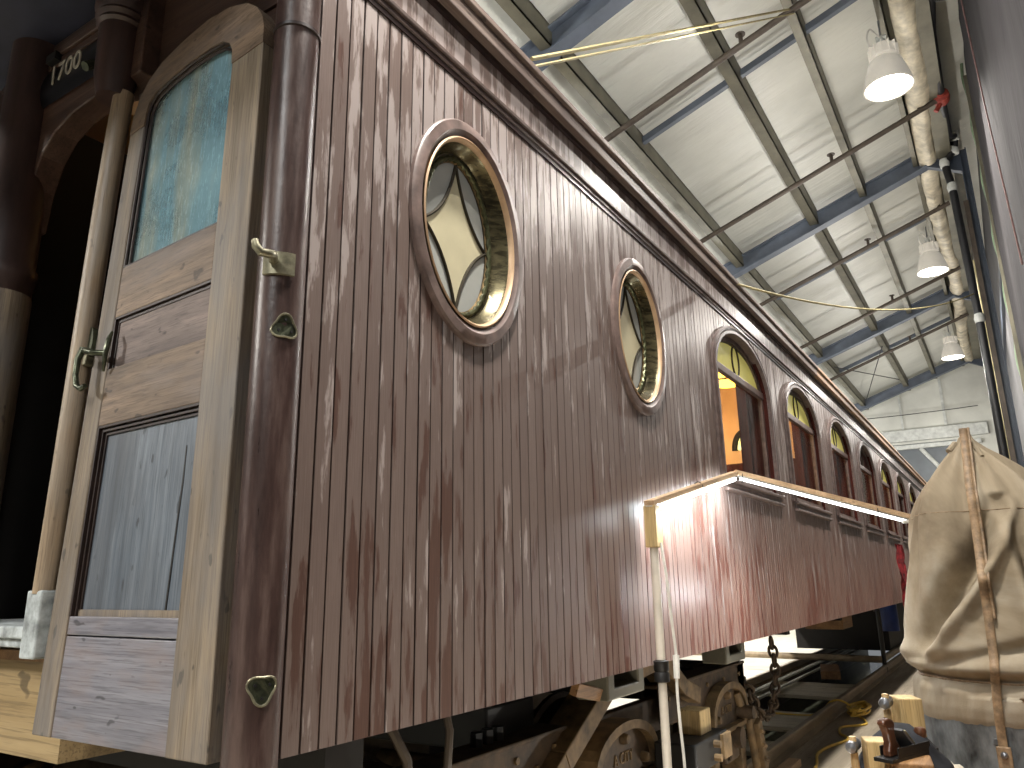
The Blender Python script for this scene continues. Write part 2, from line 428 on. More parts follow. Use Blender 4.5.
# tongue and groove siding
xs = []
nb = int(CAR_L/.059)
rnd = [random.uniform(-.0012, .0012) for _ in range(nb+1)]
for b in range(nb):
    x = b*.059
    xs += [(x, .008), (x+.004, .008), (x+.0065, rnd[b]), (x+.0585, rnd[b])]
for (a, b_, lo, hi) in holes:
    n = 30
    for i in range(n+1):
        x = (a+b_)/2-(b_-a)/2*math.cos(PI*i/n)
        xs.append((x, rnd[min(nb-1, int(x/.059))]))
xs.sort()
mb = MB()
def st(xa, ya, za0, za1, xb, yb, zb0, zb1):
    if za1-za0 > 1e-5 or zb1-zb0 > 1e-5: mb.quad((xa, ya, za0), (xb, yb, zb0), (xb, yb, zb1), (xa, ya, za1))
for (xa, ya), (xb, yb) in zip(xs, xs[1:]):
    if xb-xa < 1e-6: continue
    h = None
    for q in holes:
        if q[0]-1e-6 <= xa and xb <= q[1]+1e-6: h = q
    if h is None: st(xa, ya, ZB, ZT, xb, yb, ZB, ZT)
    else:
        st(xa, ya, ZB, h[2](xa), xb, yb, ZB, h[2](xb)); st(xa, ya, h[3](xa), ZT, xb, yb, h[3](xb), ZT)
mb.quad((0, 0, ZB), (CAR_L, 0, ZB), (CAR_L, .05, ZB), (0, .05, ZB))
mb.quad((0, 0, ZB), (0, .05, ZB), (0, .05, ZT), (0, 0, ZT))
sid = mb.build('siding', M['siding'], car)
tag(sid, 'narrow vertical boards with peeling maroon paint')
# belt molding, letterboard, eave
MB().box(-.005, CAR_L, -.012, .03, 3.262, 3.285).box(-.005, CAR_L, -.022, .03, 3.285, 3.305).build('belt_molding', M['molding'], car, bevel=.004)
MB().box(-.005, CAR_L, -.006, .04, ZT-.01, 3.262).build('shadow_groove', M['darkline'], car)  # shade under molding and eave painted as solid dark strips
MB().box(-.005, CAR_L, -.004, .04, 3.305, 3.455).build('letterboard', M['flatpaint'], car)
MB().box(-.01, CAR_L, -.02, .04, 3.455, 3.478).build('shadow_groove', M['darkline'], car)
e = MB().box(-.01, 6.9, -.055, .08, 3.478, 3.545).box(-.01, 6.9, -.072, .08, 3.545, 3.575).build('eave_board', M['eave'], car, bevel=.004)
e = MB().box(6.9, CAR_L, -.055, .08, 3.478, 3.545).box(6.9, CAR_L, -.072, .08, 3.545, 3.575).build('eave_board', M['neweave'], car, bevel=.004)
tag(e, 'unpainted new eave board')
# roof with clerestory
prof = [(-.05, 3.575), (.45, 3.80), (.80, 3.92), (.80, 4.22), (1.45, 4.33), (2.1, 4.22), (2.1, 3.92), (2.45, 3.80), (2.95, 3.575), (2.95, 3.545), (-.05, 3.56)]
prof_in = [(.10, 3.40), (.45, 3.66), (.86, 3.82), (.86, 4.12), (1.45, 4.22), (2.04, 4.12), (2.04, 3.82), (2.45, 3.66), (2.82, 3.40)]
ring = prof[:9]+[(2.9, 3.54)]+prof_in[::-1]+[(0, 3.54)]
m_ = MB(); a = [[(x, y, z) for y, z in prof[:9]] for x in (0, CAR_L)]; m_.rings(a, False, False)
m_.build('car_roof', M['roof_car'], car)
m_ = MB(); a = [[(x, y, z) for y, z in prof_in] for x in (.1, CAR_L-.1)]; m_.rings(a, False, False)
m_.build('car_ceiling', M['tan'], car)
# inner lining behind the near siding, with the same openings, far side wall, floor, ends
mb = MB(); xs2 = sorted(set([0, CAR_L]+[x for q in holes for x in [(q[0]+q[1])/2-(q[1]-q[0])/2*math.cos(PI*i/24) for i in range(25)]]))
for xa, xb in zip(xs2, xs2[1:]):
    h = None
    for q in holes:
        if q[0]-1e-6 <= xa and xb <= q[1]+1e-6: h = q
    if h is None: mb.quad((xa,.14,1.2),(xb,.14,1.2),(xb,.14,3.5),(xa,.14,3.5))
    else:
        mb.quad((xa,.14,1.2),(xb,.14,1.2),(xb,.14,h[2](xb)),(xa,.14,h[2](xa)))
        mb.quad((xa,.14,h[3](xa)),(xb,.14,h[3](xb)),(xb,.14,3.5),(xa,.14,3.5))
mb.build('inner_lining', M['darkwood'], car)
MB().box(.1, CAR_L, 2.82, 2.9, 1.05, 3.56).build('far_side_wall', M['darkwood'], car)
MB().box(.1, CAR_L, .12, 2.82, 1.18, 1.25).build('car_floor', M['darkwood'], car)
MB().box(CAR_L-.1, CAR_L, 0, 2.9, 1.05, 3.6).build('far_end_wall', M['molding'], car)
MB().box(.5, CAR_L, .62, .76, .93, 1.1).box(.5, CAR_L, 2.7, 2.85, .86, 1.05).box(.5, CAR_L, 1.2, 1.35, .8, 1.15).box(.5, CAR_L, 1.55, 1.7, .8, 1.15).box(.44, CAR_L, .02, 2.85, 1.06, 1.17).build('underframe', M['dark'], car)
for x in (7.2, 10.2, 13.2, 16.0):
    MB().box(x, x+.14, .6, 2.8, .86, 1.06).build('needle_beam', M['dark'], car)
# interior bulkhead with green lunette
bh = MB().box(7.35, 7.42, .16, 2.8, 1.25, 3.6).build('bulkhead', M['tan'], car)
MB().box(7.32, 7.35, .16, 2.8, 1.25, 2.70).build('wainscot', M['curtain'], bh)
LC = (.88, 2.93)
g = MB(); g.prism([(LC[0]+.11*math.cos(PI*i/16), LC[1]-.08+.20*math.sin(PI*i/16)) for i in range(17)], lambda u, v, w: (w, u, v), 7.33, 7.349).build('lunette', M['greenglass'], bh)
g = MB(); g.tube([(7.335, LC[0]+.12*math.cos(PI*i/16), LC[1]-.08+.21*math.sin(PI*i/16)) for i in range(17)], .035, 8); g.tube([(7.33, LC[0], LC[1]-.08), (7.33, LC[0], LC[1]+.12)], .02, 6); g.build('lunette_frame', M['black'], bh)
MB().box(13.2, 13.3, .16, 2.8, 1.25, 3.7).build('bulkhead', M['darkwood'], car)
# seat backs and curtains inside
for x in (3.3, 4.95, 6.5, 8.9, 10.8, 12.6):
    MB().box(x, x+.12, .2, 1.05, 1.25, 2.25).build('seat_back', M['curtain'], car, bevel=.03)
for x in (5.55, 9.1):
    c = MB().lathe([(.02, 0), (.10, .0), (.15, .06), (.13, .13), (.05, .17), (.02, .17)], (x, .5, 3.17), 'Z', 20).build('ceiling_lamp', M['amber'], car, smooth=True)
    MB().tube([(x, .5, 3.33), (x, .5, 3.68)], .012, 8).build('lamp_stem', M['brass'], c)
    MB().tube([(x+.17*math.cos(i*PI/8), .5+.17*math.sin(i*PI/8), 3.2) for i in range(16)], .008, 6, True).build('lamp_ring', M['brass'], c)

# --- portholes
def oval_ring(cx, cz, prof, n=72):
    m = MB(); rs = []
    for i in range(n):
        a = 2*PI*i/n
        rs.append([(cx+ra*math.cos(a), y, cz+rb*math.sin(a)) for ra, rb, y in prof])
    rs.append(rs[0]); m.rings(rs, False, False); return m
for cx, cz in PORT:
    po = oval_ring(cx, cz, [(.338,.424,.0),(.338,.424,-.014),(.331,.417,-.021),(.298,.383,-.024),(.290,.374,-.016),(.282,.364,-.012),(.276,.357,-.006),(.276,.357,.02)]).build('porthole', M['rim'], car, smooth=True)
    oval_ring(cx, cz, [(.278,.359,-.016),(.272,.353,-.020),(.264,.345,-.012),(.262,.342,.004)]).build('gilded_bead', M['goldline'], po, smooth=True)
    oval_ring(cx, cz, [(.263,.343,0),(.258,.338,.012),(.235,.325,.03),(.226,.318,.045),(.212,.306,.05)]).build('reveal', M['reveal'], po, smooth=True)
    oval_ring(cx, cz, [(.270,.35,.02),(.270,.35,.14)]).build('reveal_lining', M['darkwood'], po)
    m_ = MB(); n = 90
    path = [(cx+.200*math.cos(2*PI*i/n), .052+.003*math.cos(i*PI), cz+.302*math.sin(2*PI*i/n)) for i in range(n)]
    m_.tube(path, [.008 if i % 2 else .0125 for i in range(n)], 8, True).build('rope_bead', M['bead'], po)
    oval_ring(cx, cz, [(.197,.297,.052),(.186,.287,.060)]).build('inner_ring', M['gold'], po, smooth=True)
    # star glass: four concave arcs
    def starpt(t, a=.190, b=.292):
        q = int(t*4) % 4; u = t*4-int(t*4)
        tips = [(a, 0), (0, b), (-a, 0), (0, -b)]
        p, r_ = tips[q], tips[(q+1) % 4]
        mx, mz = (p[0]+r_[0])*.27, (p[1]+r_[1])*.27
        return (cx+(1-u)**2*p[0]+2*u*(1-u)*mx+u*u*r_[0], cz+(1-u)**2*p[1]+2*u*(1-u)*mz+u*u*r_[1])
    N = 48
    sp_ = [starpt(i/N) for i in range(N)]
    m_ = MB(); n0 = len(m_.v); m_.v.append((cx, .066, cz))
    for x, z in sp_: m_.v.append((x, .066, z))
    for i in range(N): m_.f.append((0, 1+i, 1+(i+1) % N))
    m_.build('star_glass', M['opal'], po)
    for q in range(4):
        m_ = MB(); rr = []
        for i in range(13):
            t = (q+i/12)/4; x, z = starpt(min(t, (q+.9999)/4)); a = 2*PI*t
            rr.append([(x, .066, z), (cx+.190*math.cos(a), .066, cz+.292*math.sin(a))])
        m_.rings(rr, False, False).build('edge_glass', M['opalgrey'], po)
    m_ = MB()
    for q in range(4):
        m_.tube([(lambda p: (p[0], .062, p[1]))(starpt(min((q+i/12)/4, (q+.9999)/4))) for i in range(13)], .0065, 6)
    m_.build('lead_came', M['came'], po)

# --- arched windows
def arch_path(x0, x1, zb, spr, top, n=28):
    p = [(x0, zb)]
    c, h = (x0+x1)/2, (x1-x0)/2
    for i in range(n+1):
        a = PI-PI*i/n; p.append((c+h*math.cos(a), spr+(top-spr)*math.sin(a)))
    p.append((x1, zb)); return p
def arch_band(o, i, yo):   # o,i: (x0,x1,zb,spr,top); yo: list of (t,y) across the band
    po_, pi_ = arch_path(*o), arch_path(*i)
    m = MB(); rs = []
    for (a, b), (c, d) in zip(po_, pi_):
        rs.append([(a+(c-a)*t, y, b+(d-b)*t) for t, y in yo])
    return m.rings(rs, False, False)
win0 = []
w = arch_band((3.462, 4.938, 2.06, WSPR, 3.225), (3.535, 4.865, 2.06, WSPR, 3.158), [(0,.0),(0,-.016),(.25,-.026),(.5,-.018),(.55,-.026),(.85,-.026),(1,-.012),(1,.03)]).build('arched_window', M['molding'], car, smooth=True)
win0.append(w)
arch_band((3.54, 4.86, 2.06, WSPR, 3.16), (3.54, 4.86, 2.06, WSPR, 3.16), [(0,.0),(0,.15)]).build('reveal', M['curtain'], w)
arch_band((3.54, 4.86, 2.08, WSPR, 3.16), (3.585, 4.815, 2.08, WSPR, 3.12), [(0,.03),(1,.03),(1,.06)]).build('sash', M['molding'], w)
MB().box(3.54, 4.86, .022, .06, 2.832, 2.885).build('transom_bar', M['rim'], w, bevel=.005)
lun = [(4.2+.62*math.cos(PI*i/24), 2.87+.262*math.sin(PI*i/24)) for i in range(25)]
l0 = MB().prism(lun, lambda u, v, q: (u, q, v), .046, .05).build('lunette_glass', M['artglass'], w)
m_ = MB()
m_.tube([(4.2+.085*math.cos(2*PI*i/24), .042, 3.0+.118*math.sin(2*PI*i/24)) for i in range(24)], .008, 6, True)
m_.tube([(4.2+.60*math.cos(PI*i/20), .042, 2.885+.225*math.sin(PI*i/20)) for i in range(21)], .006, 6)
m_.build('lead_came', M['came'], w)
MB().box(3.585, 4.815, .048, .051, 2.1, 2.84).build('pane', M['pane'], w)
MB().box(3.54, 4.86, .02, .06, 2.06, 2.11).build('bottom_rail', M['rim'], w)
MB().box(4.80, 4.86, .15, .225, 2.06, 3.1).build('inner_pilaster', M['curtain'], w)
MB().box(3.53, 5.0, -.034, .03, 2.038, 2.062).box(3.545, 4.985, -.014, .03, 2.0, 2.038).box(3.53, 5.0, -.028, .03, 1.978, 2.0).build('window_sill', M['rim'], w, bevel=.005)
for k in range(1, NW):
    o = dup_part(w, k*PITCH)
    if k == 3:
        tag(o, 'arched window with a dark fan light')
        for ch in o.children:
            if ch.name.startswith('lunette_glass'):
                ch.data = ch.data.copy(); ch.data.materials.clear(); ch.data.materials.append(M['curtain'])

# --- corner post (rounded) at the body end
cp = MB().lathe([(.062, 1.0), (.062, 3.62)], (-.046, .042, 0), 'Z', 32).build('corner_post', M['post'], car, smooth=True)
MB().box(-.036, 0, .006, .06, 1.03, 3.62).box(.0, .03, .05, .13, 1.03, 3.62).build('gap_shade', M['darkline'], cp)  # dark boxes added so the gaps beside the post look shaded
MB().lathe([(.063, 2.955), (.067, 2.957), (.067, 2.966), (.063, 2.968)], (-.046, .042, 0), 'Z', 32).build('post_band', M['darkline'], cp, smooth=True)
# hook bracket
b = MB().lathe([(.064, 2.20), (.070, 2.202), (.070, 2.262), (.064, 2.264)], (-.046, .042, 0), 'Z', 14, R(188), R(258)).build('hook_bracket', M['brass'], cp, smooth=True)
MB().tube([(-.11, .0, 2.235), (-.135, -.03, 2.233), (-.158, -.04, 2.224), (-.178, -.036, 2.222), (-.188, -.03, 2.236), (-.19, -.026, 2.252)], [.012,.011,.011,.011,.011,.009], 10).build('hook', M['brass'], b, smooth=True)
# triangular escutcheons
for z, flip, an in ((2.062, 1, 246), (1.208, -1, 246)):
    a = R(an); c = Vector((-.046+.0618*math.cos(a), .042+.0618*math.sin(a), z)); tn = Vector((-math.sin(a), math.cos(a), 0)); nn = Vector((math.cos(a), math.sin(a), 0))
    pts = []
    for i in range(36):
        t = 2*PI*i/36; r = .030*(1+.16*math.cos(3*(t-PI/2)))
        pts.append((r*math.cos(t), flip*r*math.sin(t)))
    f = lambda u, v, q, c=c: c+tn*u+Vector((0,0,1))*v+nn*(q-.0618*(1-math.sqrt(max(0,1-(u/.0618)**2))))
    es = MB().prism(pts, f, -.004, .004).build('escutcheon', M['verdigris'], cp)
    MB().tube([f(u, v, .004) for u, v in pts], .003, 6, True).build('raised_rim', M['brass'], es)
    m_ = MB()
    for k in range(3):
        t = PI/2+k*2*PI/3
        m_.tube([f(.019*math.cos(t), flip*.019*math.sin(t), .003), f(.019*math.cos(t), flip*.019*math.sin(t), .0065)], .0035, 8)
    m_.build('screw', M['black'], es)

# --- end wall, doorway
MB().box(.03, .1, .1, .98, 1.26, 3.62).build('end_wall', M['header'], car)
MB().box(-.02, .1, 1.85, 2.9, 1.0, 3.62).build('end_wall', M['darkwood'], car)
# header with an arched underside
pts = [(.86, 3.6), (.86, 3.20), (1.02, 3.19), (1.12, 3.215), (1.3, 3.20), (1.42, 3.16), (1.50, 3.08), (1.55, 2.96), (1.57, 2.80), (1.9, 2.80), (1.9, 3.6)]
hd = MB().prism(pts, lambda u, v, q: (q, u, v), -.045, .05).build('doorway_header', M['header'], car, bevel=.006)
MB().box(-.065, -.045, 1.08, 1.9, 3.505, 3.535).box(-.055, -.045, 1.08, 1.9, 3.47, 3.50).build('header_molding', M['header'], hd, bevel=.004)
MB().box(-.08, -.045, 1.43, 1.50, 3.475, 3.51).build('lamp_socket', M['black'], hd)
# number plate 1700 (slightly convex gloss black)
pl = MB(); rs = []
for i in range(13):
    t = -1+2*i/12; z = 3.378+t*.082; x = -.052-.018*(1-t*t)
    rs.append([(x, 1.13, z), (x, 1.548, z)])
pl = pl.rings(rs, False, False).build('number_plate', M['plateblk'], car, smooth=True)
TM = Matrix(((0, 0, -1, -.0735), (-1, 0, 0, 1.345), (0, 1, 0, 3.392), (0, 0, 0, 1)))
text_part('plate_numerals', '1700', .115, M['silver'], pl, TM, .002)
# doorway posts, jamb, threshold
lp = MB().lathe([(.10, 1.0), (.10, 2.55), (.112, 2.57), (.112, 2.62), (.10, 2.64), (.10, 3.6)], (-.05, 1.63, 0), 'Z', 28).build('doorway_post', M['post_shaded'], car, smooth=True)
MB().lathe([(.101, 1.3), (.103, 1.32), (.103, 2.5), (.101, 2.52)], (-.05, 1.63, 0), 'Z', 28).build('lit_post_sleeve', M['oak_v'], lp, smooth=True)  # paler sleeve paints the lit stretch below the hood's shadow
jb = MB().tube([(-.085, .942, 1.42), (-.078, .942, 1.8), (-.068, .945, 2.3), (-.056, .952, 2.7), (-.045, .955, 3.0), (-.04, .952, 3.14)], .034, 20).build('jamb_molding', M['jamb'], car, smooth=True)
MB().box(-.115, -.03, .905, .985, 1.24, 1.43).build('jamb_base', M['sillpaint'], jb, bevel=.006)
cl = MB().lathe([(.056, 3.12), (.07, 3.2), (.074, 3.40), (.086, 3.41), (.080, 3.425), (.092, 3.44), (.084, 3.455), (.096, 3.47), (.096, 3.6)], (-.06, .985, 0), 'Z', 28).build('doorway_column', M['post_shaded'], car, smooth=True)
MB().tube([(-.08, 1.06, 3.285), (-.11, 1.07, 3.27), (-.13, 1.07, 3.25)], .018, 8).build('lamp_hook', M['verdigris'], cl, smooth=True)
MB().box(-.10, .3, .96, 1.75, 1.292, 1.328).box(-.085, .3, .96, 1.75, 1.265, 1.292).build('door_threshold', M['sillpaint'], car, bevel=.006)
MB().box(.44, .6, .3, 2.7, .82, 1.17).build('end_sill', M['dark'], car)
# passage walls in the gloom behind the doorway
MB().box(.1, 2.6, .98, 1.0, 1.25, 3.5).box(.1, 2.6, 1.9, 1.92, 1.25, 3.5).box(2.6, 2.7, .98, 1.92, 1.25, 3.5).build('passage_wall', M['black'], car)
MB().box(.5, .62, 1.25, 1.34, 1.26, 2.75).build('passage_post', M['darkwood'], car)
# vestibule hood above the end platform
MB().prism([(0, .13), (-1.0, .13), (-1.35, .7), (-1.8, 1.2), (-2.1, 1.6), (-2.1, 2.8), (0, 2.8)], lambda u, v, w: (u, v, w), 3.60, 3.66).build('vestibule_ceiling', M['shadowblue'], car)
MB().box(.02, .03, .12, .9, 3.22, 3.6).build('frieze_board', M['header'], car)

# --- the open door: face X=-.10, slightly warped in at the top of its free edge
def D(u, v, w):    # u: Y, v: Z, w: depth behind the face
    return (-.10+.033*max(0, u-.125)/.755*(v-1.05)+w, u, v)
bx = lambda m, u0, u1, v0, v1, w0, w1: m.prism([(u0, v0), (u1, v0), (u1, v1), (u0, v1)], D, w0, w1)
DT = 3.0
dr = MB()
bx(dr, .79, .885, 1.044, 2.95, 0, .055)
dr = dr.build('vestibule_door', M['oak_v'], car, bevel=.004)
tag(dr, 'weathered grey-brown oak door standing open with tall glass')
bx(MB(), .122, .277, 1.044, 2.95, 0, .055).build('hinge_stile', M['oak_v'], dr, bevel=.004)
m_ = MB(); bx(m_, .277, .79, 1.044, 1.305, .004, .05).build('bottom_board', M['oak_low'], dr, bevel=.003)
m_ = MB(); bx(m_, .277, .79, 1.309, 1.358, .004, .05).build('bottom_strip', M['oak_low'], dr, bevel=.003)
m_ = MB(); bx(m_, .277, .79, 1.905, 2.085, .002, .05).build('lock_rail', M['oak_h'], dr, bevel=.003)
m_ = MB(); bx(m_, .277, .79, 2.255, 2.425, .002, .05).build('middle_rail', M['oak_h'], dr, bevel=.003)
bx(MB(), .277, .79, 1.358, 1.905, .024, .04).build('lower_panel', M['oak_grey'], dr)
bx(MB(), .277, .79, 2.087, 2.255, .014, .04).build('middle_panel', M['oak_mid'], dr)
m_ = MB()
for z0, z1 in ((1.358, 1.905), (2.087, 2.255)):
    for k, (o_, d_) in enumerate(((0, .003), (.011, .011), (.021, .018))):
        bx(m_, .79-o_-.007, .79-o_, z0, z1, d_, .03); bx(m_, .277, .79, z1-o_-.007, z1-o_, d_, .03)
m_.build('panel_molding', M['moldwood'], dr)
bx(MB(), .282, .79, 1.358, 1.376, .018, .03).build('panel_base_strip', M['oak_v'], dr)
MB().prism([(.363, 1.37), (.369, 1.37), (.357, 1.60), (.349, 1.72), (.348, 1.80), (.344, 1.80), (.344, 1.70), (.352, 1.58)], D, .0215, .03).build('panel_crack', M['black'], dr)
# top rail with arched outline and rounded glass corners
outer = [(.122, 2.95), (.122, 3.0), (.135, 3.045), (.165, 3.09), (.22, 3.135), (.32, 3.175), (.45, 3.195), (.60, 3.19), (.72, 3.175), (.80, 3.14), (.85, 3.09), (.88, 3.02), (.885, 2.95)]
inner = [(.79, 2.95), (.788, 3.0), (.775, 3.035), (.745, 3.06), (.66, 3.075), (.53, 3.08), (.41, 3.072), (.34, 3.06), (.30, 3.035), (.281, 3.0), (.277, 2.95)]
m_ = MB(); m_.prism(outer+inner, D, -.001, .052); tr_ = m_.build('top_rail', M['oak_h'], dr)
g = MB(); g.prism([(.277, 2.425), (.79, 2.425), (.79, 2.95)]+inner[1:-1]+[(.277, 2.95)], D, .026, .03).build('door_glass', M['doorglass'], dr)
m_ = MB()
for o_, d_ in ((0, .004), (.011, .012)):
    gl = [(.79-o_-.004, 2.425+o_)]+[(u-.004-o_*(1 if u > .5 else -1), v-o_-.002) for u, v in inner[:-1]]
    m_.tube([D(u, v, d_+.004) for u, v in gl], .005, 6)
m_.build('glass_molding', M['moldwood'], dr)
m_ = MB(); bx(m_, .277, .79, 2.425, 2.431, .004, .03); m_.build('glass_stop', M['moldwood'], dr)
# lever handle on a plate at the free edge
hp = MB()
hp.prism([(.905+.022*math.cos(2*PI*i/20), 2.185+.06*math.sin(2*PI*i/20)) for i in range(20)], D, -.012, .03)
hp = hp.build('lever_handle', M['verdigris'], dr)
tag(hp, 'dark green brass lever handle')
bx(MB(), .89, .935, 2.115, 2.15, -.02, .03).build('latch_case', M['brass'], hp, bevel=.004)
MB().tube([D(.875, 2.155, -.012), D(.865, 2.152, -.04), D(.80, 2.13, -.045), D(.775, 2.13, -.02)], .010, 10).build('spindle', M['verdigris'], hp, smooth=True)
MB().tube([D(.875, 2.16, -.04), D(.877, 2.12, -.05), D(.874, 2.07, -.05), D(.862, 2.035, -.048), D(.838, 2.022, -.045), D(.818, 2.028, -.043)], [.010,.010,.009,.009,.009,.008], 10).build('lever', M['verdigris'], hp, smooth=True)
MB().tube([D(.768, 2.20, -.01), D(.758, 2.17, -.022), D(.762, 2.12, -.024), D(.782, 2.075, -.012)], [.004,.008,.008,.004], 8).build('catch', M['verdigris'], hp, smooth=True)
# hinges in the gap, pale strip in the gap
for z in (1.34, 2.12, 2.86):
    MB().tube([(-.045, .118, z-.05), (-.045, .118, z+.05)], .013, 10).build('hinge', M['brass'], dr, smooth=True)
MB().box(-.05, -.03, .085, .1, 1.9, 2.82).build('gap_strip', M['oak_v'], car)

MB().box(.5, 5.6, 2.6, 2.85, .0, 1.06).box(-.0, .5, 2.3, 2.6, -.1, 1.0).build('dark_mask_box', M['dark'], car)  # dark boxes added to hide the bright floor beyond
# hanging hoses and bits below the sill
m_ = MB(); m_.tube([(.62, .25, 1.05), (.65, .22, .98), (.69, .2, .9), (.70, .2, .82), (.68, .2, .74)], .016, 8).build('hanging_hose', M['pipe'], car, smooth=True)
m_ = MB(); m_.tube([(.87, .2, 1.05), (.88, .18, .96), (.87, .18, .86), (.88, .2, .76)], .014, 8).build('hanging_hose', M['pipe'], car, smooth=True)
for x in (1.92, 3.6):
    br = MB().prism([(0, 0), (.40, 0), (.40, .13), (.33, .13), (.33, .05), (.07, .05), (.07, .13), (0, .13)], lambda u, v, w: (x+u, w, .92+v), .10, .26)
    br.build('side_bearing_bracket', M['purlin'], car, bevel=.008)
MB().obox((1.62, .05, 1.0), (.26, .03, .05), (.3, .2, .1)).build('splintered_board', M['brownblock'], car)

# ------------------------------------------------------------------ truck
tk = thing('railway_truck', 'dusty brown cast iron three-axle wheel truck under the near end of the railway car', 'railway truck', (2.7, 1.5, -.1))
YF = .42
def Yf(w): return YF+w
for s, y0 in ((0, YF), (1, 2.48)):
    fn = lambda u, v, w, y0=y0: (u, y0+w, v)
    sf = MB().box(.55, 2.1, y0, y0+.03, .58, .765).box(3.3, 5.0, y0, y0+.03, .60, .80).box(.55, 5.0, y0+.06, y0+.12, .55, .74)
    sf.box(.55, 2.1, y0-.01, y0+.16, .755, .775).box(3.3, 5.0, y0-.01, y0+.16, .79, .81)
    sf = sf.build('side_frame', M['truckdark'], tk, bevel=.006)
    m_ = MB()
    for i in range(9): m_.tube([(.7+i*.16, y0-.012, .70-.06*(i % 2)), (.7+i*.16, y0+.01, .70-.06*(i % 2))], .016, 6)
    for i in range(9): m_.tube([(3.4+i*.18, y0-.012, .73-.06*(i % 2)), (3.4+i*.18, y0+.01, .73-.06*(i % 2))], .016, 6)
    m_.build('rivet', M['truckiron'], sf)
    # arch bar: two legs and a flat top (flat bar bent)
    path = [(1.78, .56), (2.03, .70), (2.56, .885), (3.12, .925), (3.42, .72), (3.62, .60)]
    path = [(1.86, .52), (2.0, .60), (2.52, .875), (3.18, .935), (3.5, .74), (3.75, .66)]
    th = .10
    ab = MB()
    for (a, b), (c, d) in zip(path, path[1:]):
        L = math.hypot(c-a, d-b); nx, nz = -(d-b)/L*th, (c-a)/L*th
        ab.prism([(a, b), (c, d), (c+nx, d+nz), (a+nx, b+nz)], fn, -.08, .10)
    ab.build('arch_bar', M['truckiron'], tk, bevel=.006)
    if s == 0:
        for i, x in enumerate((1.5, 1.58, 1.66)):
            MB().tube([(x, y0+.09, .775), (x, y0+.09, .80+.02*(i % 2)), (x, y0+.09, .83)], .028, 6).build('bolt', M['black'], tk)
    # pedestals with rounded caps
    for xc in (.90, 2.65, 4.40):
        zt = .70 if xc > 2 else .68
        out = [(xc-.38, .42)]+[(xc-.38*math.cos(PI*i/16), .46+(zt-.46)*math.sin(PI*i/16)**.75) for i in range(17)]+[(xc+.38, .42)]
        pd = MB().prism(out, fn, -.03, .05).build('journal_pedestal', M['truckdark'], tk, bevel=.008)
        # raised lip round the cap
        lip = MB(); rs = []
        for i in range(17):
            a = PI*i/16; u = -.40*math.cos(a); v = .46+(zt+.02-.46)*math.sin(a)**.75; u2 = -.35*math.cos(a); v2 = .46+(zt-.025-.46)*math.sin(a)**.75
            rs.append([fn(xc+u2, v2, -.03), fn(xc+u2, v2, -.075), fn(xc+u, v, -.075), fn(xc+u, v, .10)])
        lip.rings(rs, False, False).build('cap_lip', M['truckiron'], pd)
        MB().box(xc-.40, xc+.40, y0-.085, y0+.02, .405, .435).build('cap_ledge', M['truckiron'], pd, bevel=.005)
        for bxp, bz in ((-.25, .5), (.25, .5), (0, .63)):
            MB().lathe([(.001, -.075), (.022, -.07), (.028, -.045), (.03, -.02)], (xc+bxp, y0, bz), 'Y', 12).build('cap_bolt', M['truckiron'], pd, smooth=True)
        TM = Matrix(((1, 0, 0, xc), (0, 0, -1, y0-.032), (0, 1, 0, .535), (0, 0, 0, 1)))
        if s == 0 and xc > 1:
            text_part('cast_lettering', 'A CITY', .075, M['truckiron'], pd, TM, .006)
        for d in (-1, 1):
            MB().box(xc+d*.30-.05, xc+d*.30+.05, y0-.04, y0+.12, .02, .43).build('pedestal_leg', M['truckiron'], pd, bevel=.008)
        MB().box(xc-.14, xc+.14, y0-.05, y0+.18, .20, .40).box(xc-.10, xc+.10, y0-.07, y0-.05, .22, .37).build('journal_box', M['truckdark'], pd, bevel=.015)
for xc in (.95, 2.70, 4.45):
    for y in (.72, 2.18):
        d = 1 if y < 1.5 else -1
        MB().lathe([(.05, -.05*d), (.12, -.07*d), (.13, -.02*d), (.36, .0*d), (.39, -.05*d), (.45, -.055*d), (.452, .05*d), (.48, .06*d), (.48, .085*d), (.39, .09*d), (.05, .09*d)], (xc, y, .35), 'Y', 40).build('wheel', M['steelwheel'], tk, smooth=True)
    MB().tube([(xc, .3, .35), (xc, 2.6, .35)], .07, 16).build('axle', M['truckdark'], tk, smooth=True)
for xc in (1.85, 3.55):
    MB().box(xc-.2, xc+.2, .56, 2.4, .72, .90).build('bolster', M['black'], tk, bevel=.01)
MB().box(4.82, 5.0, .42, 2.5, .58, .80).build('end_transom', M['truckdark'], tk, bevel=.01)
# brake hanger at the inner end: ribbed shoe on a link
bh = MB().obox((4.84, .33, .24), (.20, .05, .46), (0, -.30, 0)).build('brake_shoe', M['truckiron'], tk, bevel=.02)
m_ = MB().obox((4.84, .295, .24), (.10, .05, .36), (0, -.30, 0))
for i in range(3): m_.tube([(4.79+.034*(2-i)-.03, .268, .15+.10*i), (4.87+.034*(2-i)-.03, .268, .13+.10*i)], .018, 8)
m_.build('shoe_rib', M['truckiron'], bh, bevel=.008)
MB().tube([(4.70, .36, .42), (4.66, .36, .52), (4.62, .38, .62)], .03, 10).build('hanger_link', M['truckiron'], bh, smooth=True)
MB().tube([(4.66, .27, .49), (4.66, .45, .49)], .045, 14).build('hanger_pin', M['truckdark'], bh, smooth=True)
MB().box(5.0, 5.15, .45, .8, .42, .68).build('brake_bracket', M['black'], tk, bevel=.01)
